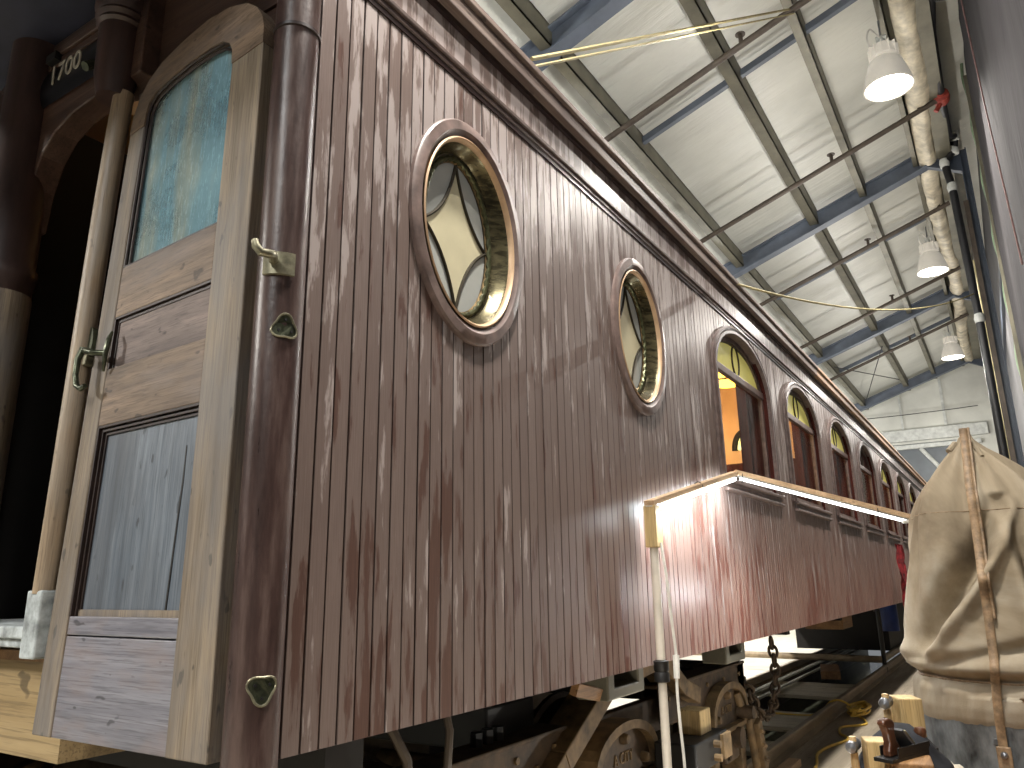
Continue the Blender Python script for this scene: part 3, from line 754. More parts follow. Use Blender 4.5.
# safety chain
def chain(pts, parent, name='safety_chain', ln=.105, r=.014, wd=.035):
    m = MB(); pts = [Vector(p) for p in pts]
    # resample
    dense = []
    for a, b in zip(pts, pts[1:]):
        for i in range(40): dense.append(a.lerp(b, i/40))
    dense.append(pts[-1]); out = [dense[0]]
    for p in dense:
        if (p-out[-1]).length >= ln*.72: out.append(p)
    for i in range(len(out)-1):
        c = (out[i]+out[i+1])/2; t = (out[i+1]-out[i]).normalized()
        s = t.cross(Vector((0, 1, 0)) if abs(t.y) < .9 else Vector((1, 0, 0))).normalized(); b = t.cross(s)
        q = s if i % 2 else b
        loop = []
        for k in range(16):
            a = 2*PI*k/16
            loop.append(c+t*(ln*.5*math.cos(a))+q*(wd*math.sin(a)))
        m.tube(loop, r, 6, True)
    return m.build(name, M['truckdark'], parent, smooth=True)
def cat(a, b, sag, n=14):
    a, b = Vector(a), Vector(b)
    return [a.lerp(b, i/n)+Vector((0, 0, -sag*4*(i/n)*(1-i/n))) for i in range(n+1)]
chain([(4.99, .40, .63), (5.06, .40, .57), (5.15, .40, .466), (5.28, .4, .38), (5.42, .4, .34), (5.58, .4, .35), (5.68, .4, .40), (5.76, .4, .47), (5.83, .4, .58), (5.86, .4, .70), (5.83, .4, .85), (5.78, .4, .95)], tk)
# timber cribbing beside the truck
tb = MB().box(3.22, 3.40, .16, .30, .57, .70).build('timber_block', M['pine'], None, bevel=.006)
tag(tb, 'yellow pine block wedged upright between the truck pedestals behind the white pole', 'wood block')
b2 = thing('floor_jack', 'dark iron jack holding the yellow pine block beside the truck', 'jack', (3.2, .2, -.25))
MB().box(2.95, 3.5, .10, .34, .42, .57).build('jack_head', M['black'], b2, bevel=.01)
MB().box(3.36, 3.5, .08, .10, .43, .56).build('face_plate', M['truckiron'], b2)
MB().lathe([(.2, -.25), (.2, -.2), (.09, -.15), (.07, .42)], (3.22, .2, 0), 'Z', 20).build('jack_column', M['truckdark'], b2, smooth=True)
MB().tube([(3.25, .06, .53), (3.25, .11, .53)], .02, 8).tube([(3.25, .06, .46), (3.25, .11, .46)], .02, 8).build('jack_bolt', M['truckiron'], b2)

# ------------------------------------------------------------------ floor, pit, rails
ZF = -.25
struct(MB().box(-6, 23.6, -2.6, .64, ZF-.1, ZF).build('floor', M['floor']))
struct(MB().box(-6, 23.6, 2.36, 9, ZF-.1, ZF).build('floor_far_side', M['concrete']))
struct(MB().box(-6, 23.6, .6, 2.4, -.85, -.75).build('pit_floor', M['pit']))
struct(MB().box(-6, 23.6, .55, .64, -.85, ZF-.1).box(-6, 23.6, 2.36, 2.45, -1.3, ZF-.1).build('pit_wall', M['pitwall']))
def rail(y, label):
    prof = [(-.065, 0), (.065, 0), (.065, .012), (.012, .03), (.01, .105), (.036, .118), (.036, .138), (.026, .15), (-.026, .15), (-.036, .138), (-.036, .118), (-.01, .105), (-.012, .03), (-.065, .012)]
    m = MB(); m.rings([[(x, y+u, ZF+v) for u, v in prof] for x in (-6, 22.8)])
    return tag(m.build('rail', M['rail'], None), label, 'rail', None)
rail(.70, 'near rusty steel rail running along the plywood floor beside the pit')
rail(2.30, 'far steel rail beyond the pit under the railway car')
m_ = MB().box(5.5, 22, 2.02, 2.10, -.22, -.19)
tag(m_.build('board', M['whiteboard']), 'long narrow white board lying along the pit inside the far rail', 'board')
m_ = MB().box(5.5, 22, 1.80, 1.85, -.22, -.19)
tag(m_.build('board', M['whiteboard']), 'thin white strip lying along the pit nearer the middle', 'board')
def plank(x0, x1, y0, y1, z, label):
    m = MB().box(x0, x1, y0, y1, z-.05, z)
    return tag(m.build('plank', M['plank'], None, bevel=.004), label, 'plank', 'planks across the pit')
plank(11.15, 12.7, .645, 2.355, -.25, 'wide pale plank across the pit farther from the truck')
plank(8.45, 9.6, .645, 2.355, -.25, 'wide pale plank across the pit nearer the truck, under the yellow cord')
plank(7.75, 8.4, .645, 2.355, -.40, 'pinkish plank set lower in the pit just before the nearer wide plank')
gb = MB().obox((8.45, 1.22, -.70), (.75, .20, .10), (0, 0, .35))
tag(gb.build('green_bundle', M['greenplastic'], None, bevel=.03), 'small dark green bundle lying in the pit beside the near rail', 'bundle')
wl = MB().obox((7.5, 1.02, -.735), (1.0, .10, .03), (0, 0, .25))
tag(wl.build('lath', M['whiteboard']), 'short white lath lying in the pit next to the green bundle', 'board')
# pit barrier of pipe
br = thing('pit_barrier', 'brown pipe barrier crossing the pit with a thin upright post', 'barrier', (14.6, .7, ZF))
MB().tube([(14.5, 4.3, .0), (14.55, .75, -.02)], .06, 12).build('cross_pipe', M['rail'], br, smooth=True)
MB().tube([(14.55, .75, -.02), (18.2, .75, -.02)], .06, 12).build('side_pipe', M['rail'], br, smooth=True)
MB().tube([(14.55, .72, ZF), (14.55, .72, 1.2)], .04, 10).build('upright', M['black'], br, smooth=True)
# extension cord on the floor
def smoothpath(pts, n=6):
    P = [Vector(p) for p in pts]; out = []
    for i in range(len(P)-1):
        p0, p1, p2, p3 = P[max(i-1,0)], P[i], P[i+1], P[min(i+2,len(P)-1)]
        for k in range(n):
            t = k/n
            out.append(.5*((2*p1)+(p2-p0)*t+(2*p0-5*p1+4*p2-p3)*t*t+(3*p1-p0-3*p2+p3)*t**3))
    out.append(P[-1]); return out
zc = ZF+.012
cord = smoothpath([(9.2, 2.1, -.236), (9.3, 1.4, -.236), (9.4, .9, -.236), (9.6, .70, -.085), (9.7, .55, -.12), (9.6, .42, zc), (9.3, .30, zc), (9.0, .25, zc), (8.7, .45, zc), (8.3, .40, zc), (8.0, .27, zc), (7.5, .38, zc), (7.1, .40, zc), (6.6, .31, zc), (6.0, .28, zc)])
tag(MB().tube(cord, .014, 6).build('extension_cord', M['yellow'], None, smooth=True), 'thin yellow extension cord winding over the plywood floor and the near rail', 'cord')
cc = []
for k in range(70):
    a = k*.42; cc.append((9.75+.42*math.cos(a), .42+.10*math.sin(a)+.02*math.sin(k), zc+.02+.0012*k))
tag(MB().tube(cc, .012, 6).build('cord_coil', M['yellow'], None, smooth=True), 'small loose coil of yellow cord on the floor beside the near rail', 'cord')
tag(MB().box(4.6, 6.6, .44, .55, ZF, ZF+.06).build('edge_batten', M['pine_x'], None, bevel=.004), 'pale wood batten on the plywood floor along the near rail', 'batten')
# clutter far under the car
MB().box(12.6, 13.5, 1.0, 1.6, .6, .86).build('tool_chest', M['brownblock'], car, bevel=.01)  # brown tool chest, parented to the car
tag(MB().obox((13.2, 1.4, -.12), (1.2, .3, .12), (0, 0, .2)).build('timber', M['brownblock'], None, bevel=.01), 'short brown timber lying across the far rail beyond the planks', 'timber')
MB().lathe([(.0, 0), (.2, 0), (.2, .5), (.0, .52)], (15.9, .75, .4), 'Z', 16).build('blue_container', plain('blue plastic', srgb(24, 48, 110), .4), car, smooth=True)  # loose blue container, parented to the car
MB().box(16.2, 21.3, .8, 2.6, .0, 1.06).build('underfloor_equipment', M['dark'], car)
# red cloth hung at the side
rs = []
for i in range(15):
    z = 1.87-.9*i/14; row = []
    for j in range(9):
        u = j/8; row.append((11.0+.55*u*(.5+.5*math.sin(.6+i*.2)), -.14+.04*math.sin(j*1.7+i*.5), z+.02*math.sin(j*2.1)))
    rs.append(row)
o = MB().rings(rs, False, False).build('red_cloth', M['redcloth'], None, smooth=True)
tag(o, 'dark red cloth strip hanging against the car side behind the canvas cover', 'cloth')

# ------------------------------------------------------------------ building shell
C0 = 6.613
zr = lambda y, c: c-.347*y
RX = [4.0, 10.12, 16.27, 22.3]
m_ = MB(); NX, NY = 60, 16
rs = []
for i in range(NX+1):
    x = -8+31.6*i/NX
    rs.append([(x, 7-9.2*j/NY, zr(7-9.2*j/NY, 6.98)) for j in range(NY+1)])
m_.rings(rs, False, False)
struct(m_.build('ceiling', M['insul']))
def slope_beam(m, x0, x1, y0, y1, c0, c1):
    m.prism([(y0, zr(y0, c0)), (y1, zr(y1, c0)), (y1, zr(y1, c1)), (y0, zr(y0, c1))], lambda u, v, w: (w, u, v), x0, x1)
for i, x in enumerate([-2.1]+RX):
    m = MB(); slope_beam(m, x-.08, x+.08, 6.5, -1.72, C0, C0+.018); slope_beam(m, x-.08, x+.08, 6.5, -1.72, C0+.242, C0+.26); slope_beam(m, x-.008, x+.008, 6.5, -1.72, C0+.018, C0+.242)
    struct(m.build('trim_%d' % (i+1), M['blue_steel']))
    if i < 2: continue
    # columns and haunch at the wall side
    m = MB().box(x-.06, x+.06, -1.80, -1.785, ZF, 7.2).box(x-.06, x+.06, -1.725, -1.71, ZF, 7.2).box(x-.01, x+.01, -1.785, -1.725, ZF, 7.2)
    m.prism([(-1.72, zr(-1.72, C0)), (-1.3, zr(-1.3, C0)), (-1.72, zr(-1.72, C0)-.35)], lambda u, v, w: (w, u, v), x-.05, x+.05)
    struct(m.build('trim_%d' % (i+6), M['dark_steel']))
for i, (y, wd) in enumerate(((1.45, .12), (.28, .13), (-.44, .10), (-1.17, .07), (3.0, .12), (4.6, .12))):
    m = MB()
    za = zr(y, 6.72); m.box(-8, 22.9, y-wd/2, y+wd/2, za, za+.015); m.box(-8, 22.9, y-wd/2, y-wd/2+.012, za, za+.22); m.box(-8, 22.9, y-wd/2, y+wd/2, za+.2, za+.22)
    struct(m.build('trim_%d' % (i+11), M['purlin']))
m = MB()
for x in (6.1, 12.2, 18.3):
    slope_beam(m, x, x+.02, 1.4, -1.2, 6.80, 6.88); slope_beam(m, x+.02, x+.06, 1.4, -1.2, 6.80, 6.81); slope_beam(m, x+.08, x+.09, 1.4, -1.2, 6.83, 6.90)
struct(m.build('trim_20', M['blue_steel']))
struct(MB().box(-8, 22.6, -1.62, -1.44, 7.12, 7.26).build('trim_21', M['purlin']))
# right wall, girts
struct(MB().box(-8, 23.6, -2.05, -1.96, ZF, 7.8).build('wall_right', M['greywall']))
struct(MB().box(-8, 23.4, -1.96, -1.92, 5.25, 5.45).box(-8, 23.4, -1.96, -1.92, 2.6, 2.75).build('trim_22', M['dark_steel']))
# end wall
struct(MB().box(23.0, 23.1, -2.1, 9, 5.1, 8.0).box(23.0, 23.1, -2.1, -.95, ZF, 5.1).box(23.0, 23.1, 1.9, 9, ZF, 5.1).build('wall_end', M['whitewall']))
struct(MB().box(22.98, 23.02, -.95, 1.9, ZF, 4.97).build('door_1', M['enddark']))
struct(MB().box(22.85, 23.0, -1.5, 6, 5.16, 5.5).build('trim_23', M['trimwhite'], None, bevel=.02))
struct(MB().box(22.85, 23.0, -1.3, 6, 4.93, 5.06).build('trim_24', M['trimwhite'], None, bevel=.02))
m = MB().tube([(22.9, .2, 4.93), (22.9, -.62, 3.75), (22.9, -.9, 3.4)], .06, 8)
struct(m.build('trim_25', M['trimwhite']))
struct(MB().box(22.95, 23.0, -.55, -.48, 5.5, 7.2).box(22.95, 23.0, .55, .60, 5.5, 6.6).build('trim_26', M['trimwhite']))
struct(MB().box(-8.1, -8, -2.05, 9, ZF, 9).build('wall_back', M['greywall']))
struct(MB().box(-8, 23.6, 7, 7.1, ZF, 7).build('wall_left', M['greywall']))
tag(MB().tube(cat((22.8, 2.2, 5.95), (22.8, -1.35, 5.95), .03), .012, 6).build('wire', M['black'], None), 'thin dark wire stretched across the white end wall', 'wire')
# black stays near the end rafters
for i, (a, b, l) in enumerate((((17.6, 1.4, 6.3), (22.2, .2, 6.75), 'thin dark diagonal rod under the roof between the last two rafters, nearer the car'), ((22.2, 1.4, 6.22), (17.6, .3, 6.62), 'thin dark diagonal rod under the roof crossing the one nearer the car'))):
    tag(MB().tube([a, b], .012, 6).build('brace_rod', M['black'], None), l, 'rod')

# sprinkler branch pipes
plabels = ['dark sprinkler pipe crossing under the roof nearest the camera', 'dark sprinkler pipe just before the second blue rafter, ending at the red valve', 'dark sprinkler pipe between the second and third blue rafters, nearer the second', 'dark sprinkler pipe just before the third blue rafter', 'dark sprinkler pipe between the third and last blue rafters']
for x, l in zip((5.4, 8.46, 11.54, 14.6, 17.75), plabels):
    c = 6.565
    t = thing('sprinkler_pipe', l, 'pipe', (x, 0, zr(0, c)), 'sprinkler branch pipes under the roof')
    ye = -1.6 if x > 7 and x < 9 else -1.5
    MB().tube([(x, 6.3, zr(6.3, c)), (x, ye, zr(ye, c))], .034, 10).build('branch_pipe', M['pipe'], t, smooth=True)
    for y in (2.6, 0.02 if x < 6 else -.28, -1.35):
        z = zr(y, c)
        h = MB().tube([(x, y, z+.02), (x, y, z+.12)], .022, 8); h.lathe([(.0, .12), (.05, .12), (.05, .13), (0, .135)], (x, y, z), 'Z', 12)
        h.build('sprinkler_head', M['pipe'], t, smooth=True)

# riser pipe along the wall columns, with fittings
rp = thing('pipe_run', 'black pipe run with elbows climbing the column beside the grey wall', 'pipe', (10, -1.62, ZF))
MB().tube([(10.0, -1.60, ZF), (10, -1.60, 3.08), (10.0, -1.60, 4.6), (9.95, -1.56, 6.6), (9.95, -1.52, 6.98), (9.97, -1.66, 7.15), (9.9, -1.69, 7.32), (9.6, -1.62, 7.2), (8.6, -1.60, 7.15), (7.2, -1.60, 7.20), (6.6, -1.64, 7.22)], .05, 12).build('black_pipe', M['blackpipe'], rp, smooth=True)
MB().tube([(6.65, -1.62, 7.22), (6.75, -1.9, 7.22)], .035, 10).build('stub_pipe', M['blackpipe'], rp, smooth=True)
for p in ((9.95, -1.56, 6.6), (9.95, -1.52, 6.98), (9.97, -1.66, 7.15), (9.9, -1.69, 7.32), (10, -1.6, 4.7)):
    MB().lathe([(.0, -.07), (.055, -.06), (.065, 0), (.055, .06), (0, .07)], p, 'Z', 12).build('pipe_coupling', M['trimwhite'], rp, smooth=True)
MB().box(10.03, 10.09, -1.72, -1.66, 1.0, 6.4).build('conduit', M['pipe'], rp)
va = MB().lathe([(.0, -.14), (.05, -.13), (.05, -.08), (.09, -.07), (.10, 0), (.09, .07), (.05, .08), (.05, .13), (0, .14)], (8.5, -1.60, 7.15), 'X', 16)
va.tube([(8.5, -1.6, 7.1), (8.5, -1.52, 6.98)], .03, 8)
tag(va.build('red_valve', M['redpaint'], None, smooth=True), 'red valve fitting on the black pipe below the roof', 'valve')
# second thinner white cable along the column
tag(MB().tube([(11.9, -1.70, 6.2), (12, -1.70, 4), (12, -1.70, ZF)], .03, 8).build('yellow_conduit', M['rope'], None, smooth=True), 'pale yellow conduit running down beside the black pipe', 'conduit')

# wrinkled insulation roll along the roof edge
rs = []; NR = 90
for i in range(NR+1):
    x = 3.0+19.5*i/NR; ring = []
    r = .13+.02*noise.noise(Vector((x*.9, 0, 0)))
    if i in (0, NR): r *= .2
    for j in range(20):
        a = 2*PI*j/20
        q = r*(1+.22*noise.noise(Vector((x*2.2, math.cos(a)*1.2, math.sin(a)*1.2)))+.12*noise.noise(Vector((x*6, math.cos(a)*3, math.sin(a)*3))))
        ring.append((x, -1.345+.04*math.sin(x*.7)+q*math.cos(a), 7.20+q*math.sin(a)))
    rs.append(ring)
tag(MB().rings(rs).build('insulation_wrap', M['wrap'], None, smooth=True), 'wrinkled cream insulation-wrapped duct running under the roof beside the lamps', 'duct')

# tarpaulin along the right wall, near the camera
rs = []
for i in range(33):
    x = 1.2+7.0*i/32; row = []
    for j in range(15):
        z = .2+7.15*j/14
        row.append((x+.25*(j/14)*(i/32)+.02*math.sin(j), -1.89+.014*math.sin(x*3.1+j*.4)*math.sin(j*.5)+.006*math.sin(x*9), z))
    rs.append(row)
tag(MB().rings(rs, False, False).build('tarpaulin', M['tarp'], None, smooth=True), 'large grey tarpaulin hanging along the right wall', 'tarpaulin')
gp = [(8.35+.28*t, -1.875+.012*math.sin(t*60), .6+7.0*t) for t in [i/80 for i in range(81)]]
tag(MB().tube(gp, .018, 6).build('rope', M['green'], None, smooth=True), 'wavy green cord hanging down the edge of the grey tarpaulin', 'cord')
tag(MB().box(8.42, 8.48, -1.93, -1.86, .3, 7.3).build('edge_strip', M['purlin']), 'pale strip running down the edge of the grey tarpaulin behind the green cord', 'strip')
tag(MB().tube([(6.1, -1.86, 7.0), (5.6, -1.86, 5.2), (5.0, -1.86, 3.6)], .007, 6).build('rope', M['pink'], None, smooth=True), 'thin pinkish cord slanting across the grey tarpaulin', 'cord')

# ropes strung from the car eave
tag(MB().tube([(1.12, -.06, 3.60), (5.4, -.47, 6.75)], .010, 6).build('rope', M['rope'], None), 'upper of two taut yellow ropes from car eave to nearest sprinkler pipe', 'rope')
tag(MB().tube([(1.14, -.06, 3.575), (5.42, -.50, 6.70)], .007, 6).build('rope', M['rope'], None), 'lower thinner of two taut yellow ropes from car eave to nearest sprinkler pipe', 'rope')
tag(MB().tube(cat((4.05, -.06, 3.55), (10.0, -1.60, 5.05), .22, 20), .009, 6).build('rope', M['rope'], None), 'slack yellow rope from the car eave to the black pipe on the wall', 'rope')

# high bay lamps
def make_lamp(x, y, z):
    t = thing('high_bay_lamp', 'nearest lit high-bay lamp with a white bell reflector under the roof', 'lamp', (x, y, z), 'high-bay lamps under the roof')
    MB().lathe([(.11, .34), (.16, .30), (.20, .17), (.235, .03), (.24, 0), (.225, 0), (.2, .1), (.17, .2), (.1, .3)], (x, y, z), 'Z', 32).build('reflector', M['lampshell'], t, smooth=True)
    MB().lathe([(.0, .005), (.22, .005), (.222, .015), (0, .03)], (x, y, z), 'Z', 32).build('lens', M['lampon'], t, smooth=True)
    h = MB().lathe([(.0, .34), (.13, .34), (.14, .36), (.12, .44), (.10, .50), (.05, .52), (0, .52)], (x, y, z), 'Z', 20)
    for k in range(12):
        a = 2*PI*k/12; h.obox((x+.12*math.cos(a), y+.12*math.sin(a), z+.42), (.05, .006, .15), (0, 0, a))
    h.build('ballast_housing', M['lampshell'], t, smooth=True)
    MB().tube([(x, y, z+.52), (x, y, z+.60)], .035, 10).tube([(x-.0, y+.05, z+.6), (x, y-.05, z+.6)], .03, 8).build('hanger', M['trimwhite'], t, smooth=True)
    MB().tube([(x, y, z+.6), (x, y, zr(y, 6.72))], .012, 6).build('hook_rod', M['steel'], t)
    MB().tube(smoothpath([(x-.02, y, z+.58), (x-.12, y+.08, z+.66), (x-.14, y+.12, z+.56), (x-.05, y+.1, z+.5), (x, y+.05, z+.5)]), .009, 6).build('lamp_cable', M['whitecable'], t, smooth=True)
    return t
LZ = 6.3
lamp = make_lamp(6.56, -1.14, LZ)
dup(lamp, (12.35, -1.10, LZ), 'second lit high-bay lamp along the wall, below the middle of the roof', 'high-bay lamps under the roof')
dup(lamp, (18.4, -1.05, LZ), 'farthest lit high-bay lamp, in front of the last blue rafter', 'high-bay lamps under the roof')

# ------------------------------------------------------------------ LED frame on a pipe stand
ls = thing('work_light_stand', 'white pipe stand carrying a lit tube light on wooden laths beside the car', 'work light', (2.10, -.08, ZF))
PX, PY = 2.10, -.08
MB().lathe([(.0195, ZF), (.0195, 1.59)], (PX, PY, 0), 'Z', 20).build('pole', M['pvc'], ls, smooth=True)
MB().lathe([(.021, .99), (.034, .995), (.034, 1.03), (.030, 1.035), (.034, 1.04), (.034, 1.08), (.021, 1.085)], (PX, PY, 0), 'Z', 20).build('coupling', M['black'], ls, smooth=True)
MB().lathe([(.0, ZF), (.16, ZF), (.16, ZF+.02), (.06, ZF+.05), (.04, ZF+.09)], (PX, PY, 0), 'Z', 24).build('foot', M['black'], ls, smooth=True)
MB().box(PX-.03, PX+.045, PY-.03, PY+.03, 1.578, 1.772).build('wooden_block', M['pine'], ls, bevel=.004)
A, B_, C_ = Vector((2.07, -.08, 1.781)), Vector((3.50, -.08, 2.078)), Vector((4.0, -1.0, 1.772))
def lath(p, q, w, h, dz):
    d = (q-p); L = d.length; a = math.atan2(d.y, d.x); e = -math.asin(d.z/L); c = (p+q)/2
    return MB().obox((c.x, c.y, c.z+dz), (L, w, h), (0, e, a))
lath(A, B_, .05, .024, .0).build('lath', M['pine_x'], ls)
lath(B_, B_.lerp(C_, 1.15), .05, .028, .006).build('lath', M['pine_x'], ls)
lath(A, B_.lerp(A, .03), .035, .012, -.017).build('light_channel', M['alu'], ls)
lath(B_.lerp(C_, .02), C_, .035, .014, -.012).build('light_channel', M['alu'], ls)
MB().tube([A.lerp(B_, .05)+Vector((0,0,-.035)), A.lerp(B_, .99)+Vector((0,0,-.035))], .012, 10).build('lit_tube', M['led'], ls, smooth=True)
MB().tube([B_.lerp(C_, .03)+Vector((0,0,-.027)), B_.lerp(C_, .97)+Vector((0,0,-.027))], .010, 10).build('dim_tube', M['led2'], ls, smooth=True)  # second tube, given a dim glow
for p, q, t_ in ((A, B_, .5), (B_, C_, .04), (B_, C_, .80)):
    c = p.lerp(q, t_); d = (q-p).normalized(); s_ = Vector((-d.y, d.x, 0))
    loop = [c+s_*.028*math.cos(2*PI*k/12)+Vector((0,0,-.012+.034*math.sin(2*PI*k/12))) for k in range(12)]
    MB().tube(loop, .003, 5, True).build('cable_tie', M['black'], ls)
MB().tube(smoothpath([C_+Vector((-.06,.05,-.02)), C_+Vector((.02,-.02,-.02)), C_+Vector((.06,-.06,-.05)), C_+Vector((.09,-.075,-.2)), C_+Vector((.09,-.075,-.5)), C_+Vector((.09,-.075,-1.2)), C_+Vector((.09,-.075,-1.98))]), .010, 8).build('end_cable', M['whitecable'], ls, smooth=True)
EP = B_.lerp(C_, 1.08)
MB().lathe([(.0195, ZF), (.0195, EP.z-.02)], (EP.x, EP.y, 0), 'Z', 16).build('pole', M['pvc'], ls, smooth=True)
MB().tube(smoothpath([(PX+.01, PY-.03, 1.60), (PX+.03, PY-.04, 1.45), (PX+.06, PY-.04, 1.25), (PX+.085, PY-.04, 1.10), (PX+.07, PY-.04, .95), (PX+.08, PY-.04, .8), (PX+.10, PY-.04, .6), (PX+.08, PY-.04, .2), (PX+.10, PY-.05, ZF+.02)]), .007, 6).build('power_cable', M['whitecable'], ls, smooth=True)
MB().tube([(PX+.085, PY-.04, 1.10), (PX+.075, PY-.04, 1.0)], [.016, .014], 8).build('inline_plug', M['whitecable'], ls, smooth=True)

# ------------------------------------------------------------------ canvas covered drum
DX, DY = 2.83, -1.42
dm = thing('steel_drum', 'scratched dark galvanised drum standing under the canvas cover', 'drum', (DX, DY, ZF))
MB().lathe([(.0, ZF), (.40, ZF), (.41, ZF+.02), (.40, ZF+.05), (.40, .2), (.412, .22), (.40, .24), (.40, .60), (.405, .90), (.36, .92), (.0, .93)], (DX, DY, 0), 'Z', 48).build('drum_body', M['drum'], dm, smooth=True)
m_ = MB()
for a, z in ((195, .79), (180, .66), (180, .63), (165, .79), (210, .66)):
    a = R(a); m_.lathe([(.0, .02), (.008, .018), (.012, .0)], (DX+.402*math.cos(a), DY+.402*math.sin(a), z), 'Z', 8)
m_.build('rivet', M['steel'], dm)
prof = [(.83, .412), (.86, .425), (.90, .432), (.97, .430), (1.005, .418), (1.02, .408), (1.035, .425), (1.06, .448), (1.12, .446), (1.22, .432), (1.32, .415), (1.45, .392), (1.58, .360), (1.70, .318), (1.78, .275), (1.85, .222), (1.91, .165), (1.96, .115), (2.0, .072), (2.03, .045), (2.06, .025)]
rs = []; NA = 200
def canvas_r(a, z, r):
    r = r*.965
    h = max(0, min(1, (z-1.05)/.9))
    k = 1
    # gathered folds running down from the peak
    k += h*(.12*math.sin(5*a+1.3+1.5*h)+.09*(1-2*abs(math.sin(4.5*a+.7+h)))+.05*math.sin(17*a))
    # deep slack pleats on the camera side: a long valley sweeping down to the right, a ridge beside it
    w_ = max(0, min(1, (z-1.07)/.70)); w_ = math.sin(w_*PI)**.7
    u = a-R(124)-(z-1.10)*1.75
    k -= .34*math.exp(-(u/.15)**2)*w_
    k += .17*math.exp(-((u-.27)/.085)**2)*w_
    u2_ = a-R(192)+(z-1.3)*.25
    k -= .22*math.exp(-((u2_-.16)/.10)**2)*w_
    k += .10*math.exp(-(u2_/.07)**2)*w_
    u3_ = a-R(226)-(z-1.3)*.5
    k -= .2*math.exp(-(u3_/.12)**2)*w_
    # horizontal fold where the slack slumps over the tie
    zz = z-1.17-.10*math.sin(a-R(200))
    k -= .12*math.exp(-(zz/.028)**2)*max(0, math.cos(a-R(185)))
    k += .045*math.exp(-((z-1.10)/.05)**2)*(1+.8*math.sin(3*a+.4)+.5*math.sin(7*a))
    k -= .05*math.exp(-((z-1.02)/.018)**2)
    lo = max(.25, min(1, (z-.9)/.2))
    k += lo*.05*noise.noise(Vector((math.cos(a)*2.2, math.sin(a)*2.2, z*2.6)))
    k += lo*.03*noise.noise(Vector((math.cos(a)*6, math.sin(a)*6, z*5)))
    k += .008*noise.noise(Vector((math.cos(a)*18, math.sin(a)*18, z*16)))
    return r*k
dense = []
for (z0, r0), (z1, r1) in zip(prof, prof[1:]):
    nn_ = max(1, int((z1-z0)/.01))
    for i in range(nn_): dense.append((z0+(z1-z0)*i/nn_, r0+(r1-r0)*i/nn_))
dense.append(prof[-1])
for z, r in dense:
    cx_ = DX; cy_ = DY+.045*max(0, (z-1.5)/.5)
    rs.append([(cx_+canvas_r(2*PI*j/NA, z, r)*math.cos(2*PI*j/NA), cy_+canvas_r(2*PI*j/NA, z, r)*math.sin(2*PI*j/NA), z+(-.015*math.sin(2*PI*j/NA+1.2)*(1 if z < .95 else 0))) for j in range(NA)])
cv = MB(); cv.rings(rs, True, False); cv.f.append(tuple(len(cv.v)-NA+j for j in range(NA)))
cv = cv.build('canvas_cover', M['canvas'], None, smooth=True)
cv.modifiers.remove(cv.modifiers[0])
tag(cv, 'dusty tan canvas hood gathered to a peak over the steel drum', 'canvas cover')
def seam(z, r, off=.004):
    return [(DX+(canvas_r(2*PI*j/80, z, r)+off)*math.cos(2*PI*j/80), DY+(canvas_r(2*PI*j/80, z, r)+off)*math.sin(2*PI*j/80)+.045*max(0, (z-1.5)/.5), z) for j in range(80)]
MB().tube(seam(1.012, .413, .002), .006, 6, True).build('tie_cord', M['strap'], cv)
MB().tube(seam(1.70, .318, .0), .002, 5, True).build('stitched_seam', M['strap'], cv)
def surf(y, z):
    # point on the camera side of the cover at this y and z
    rr = min(dense, key=lambda q: abs(q[0]-z))[1]
    yc = DY+.045*max(0, (z-1.5)/.5); best = None
    for i in range(361):
        a = R(90)+PI*i/360
        r = canvas_r(a, z, rr) if z > .83 else .405
        e = abs(yc+r*math.sin(a)-y)
        if best is None or e < best[0]: best = (e, DX+r*math.cos(a))
    return (best[1]-.02, y, z)
sp_pts = [(2.76, -1.372, 2.085), (2.70, -1.37, 1.98)]+[surf(y, z) for y, z in ((-1.366, 1.83), (-1.364, 1.65), (-1.361, 1.45), (-1.359, 1.35), (-1.358, 1.25), (-1.356, 1.18), (-1.354, 1.10), (-1.347, 1.03), (-1.342, .96), (-1.338, .88), (-1.337, .82), (-1.336, .72), (-1.336, .55))]
sp_pts = [(min(p[0], sum(q[0] for q in sp_pts[max(0,i-1):i+2])/len(sp_pts[max(0,i-1):i+2])), p[1], p[2]) for i, p in enumerate(sp_pts)]
fine = []
for p, q in zip(sp_pts, sp_pts[1:]):
    for i in range(8): fine.append(tuple(a+(b-a)*i/8 for a, b in zip(p, q)))
fine.append(sp_pts[-1])
fine = [(min(p[0], surf(p[1], p[2])[0]) if p[2] < 1.9 else p[0], p[1], p[2]) for p in fine]
fine = [(min(p[0], sum(q[0] for q in fine[max(0,i-3):i+4])/len(fine[max(0,i-3):i+4])), p[1], p[2]) for i, p in enumerate(fine)]
MB().tube(fine, .016, 8, flat=.35).build('strap', M['strap'], cv, smooth=True)
MB().tube([(p[0]-.004, p[1]-.022, p[2]) for p in fine[:48]], .006, 6).build('strap_cord', M['strap'], cv, smooth=True)
MB().box(2.385, 2.40, -1.362, -1.312, .60, .79).build('strap_end_plate', M['strap'], cv, bevel=.004)
m_ = MB()
for z in (.76, .70): m_.lathe([(.0, -.012), (.011, -.008), (.014, 0)], (2.385, -1.337, z), 'X', 12)
m_.build('strap_rivet', M['steel'], cv, smooth=True)
m_ = MB(); m_.tube([(2.78, -1.39, 2.06), (2.75, -1.41, 2.0), (2.72, -1.43, 1.95)], .010, 8); m_.tube([(2.8, -1.33, 2.03), (2.76, -1.30, 1.99)], .014, 8); m_.build('gathered_ends', M['canvas'], cv, smooth=True)
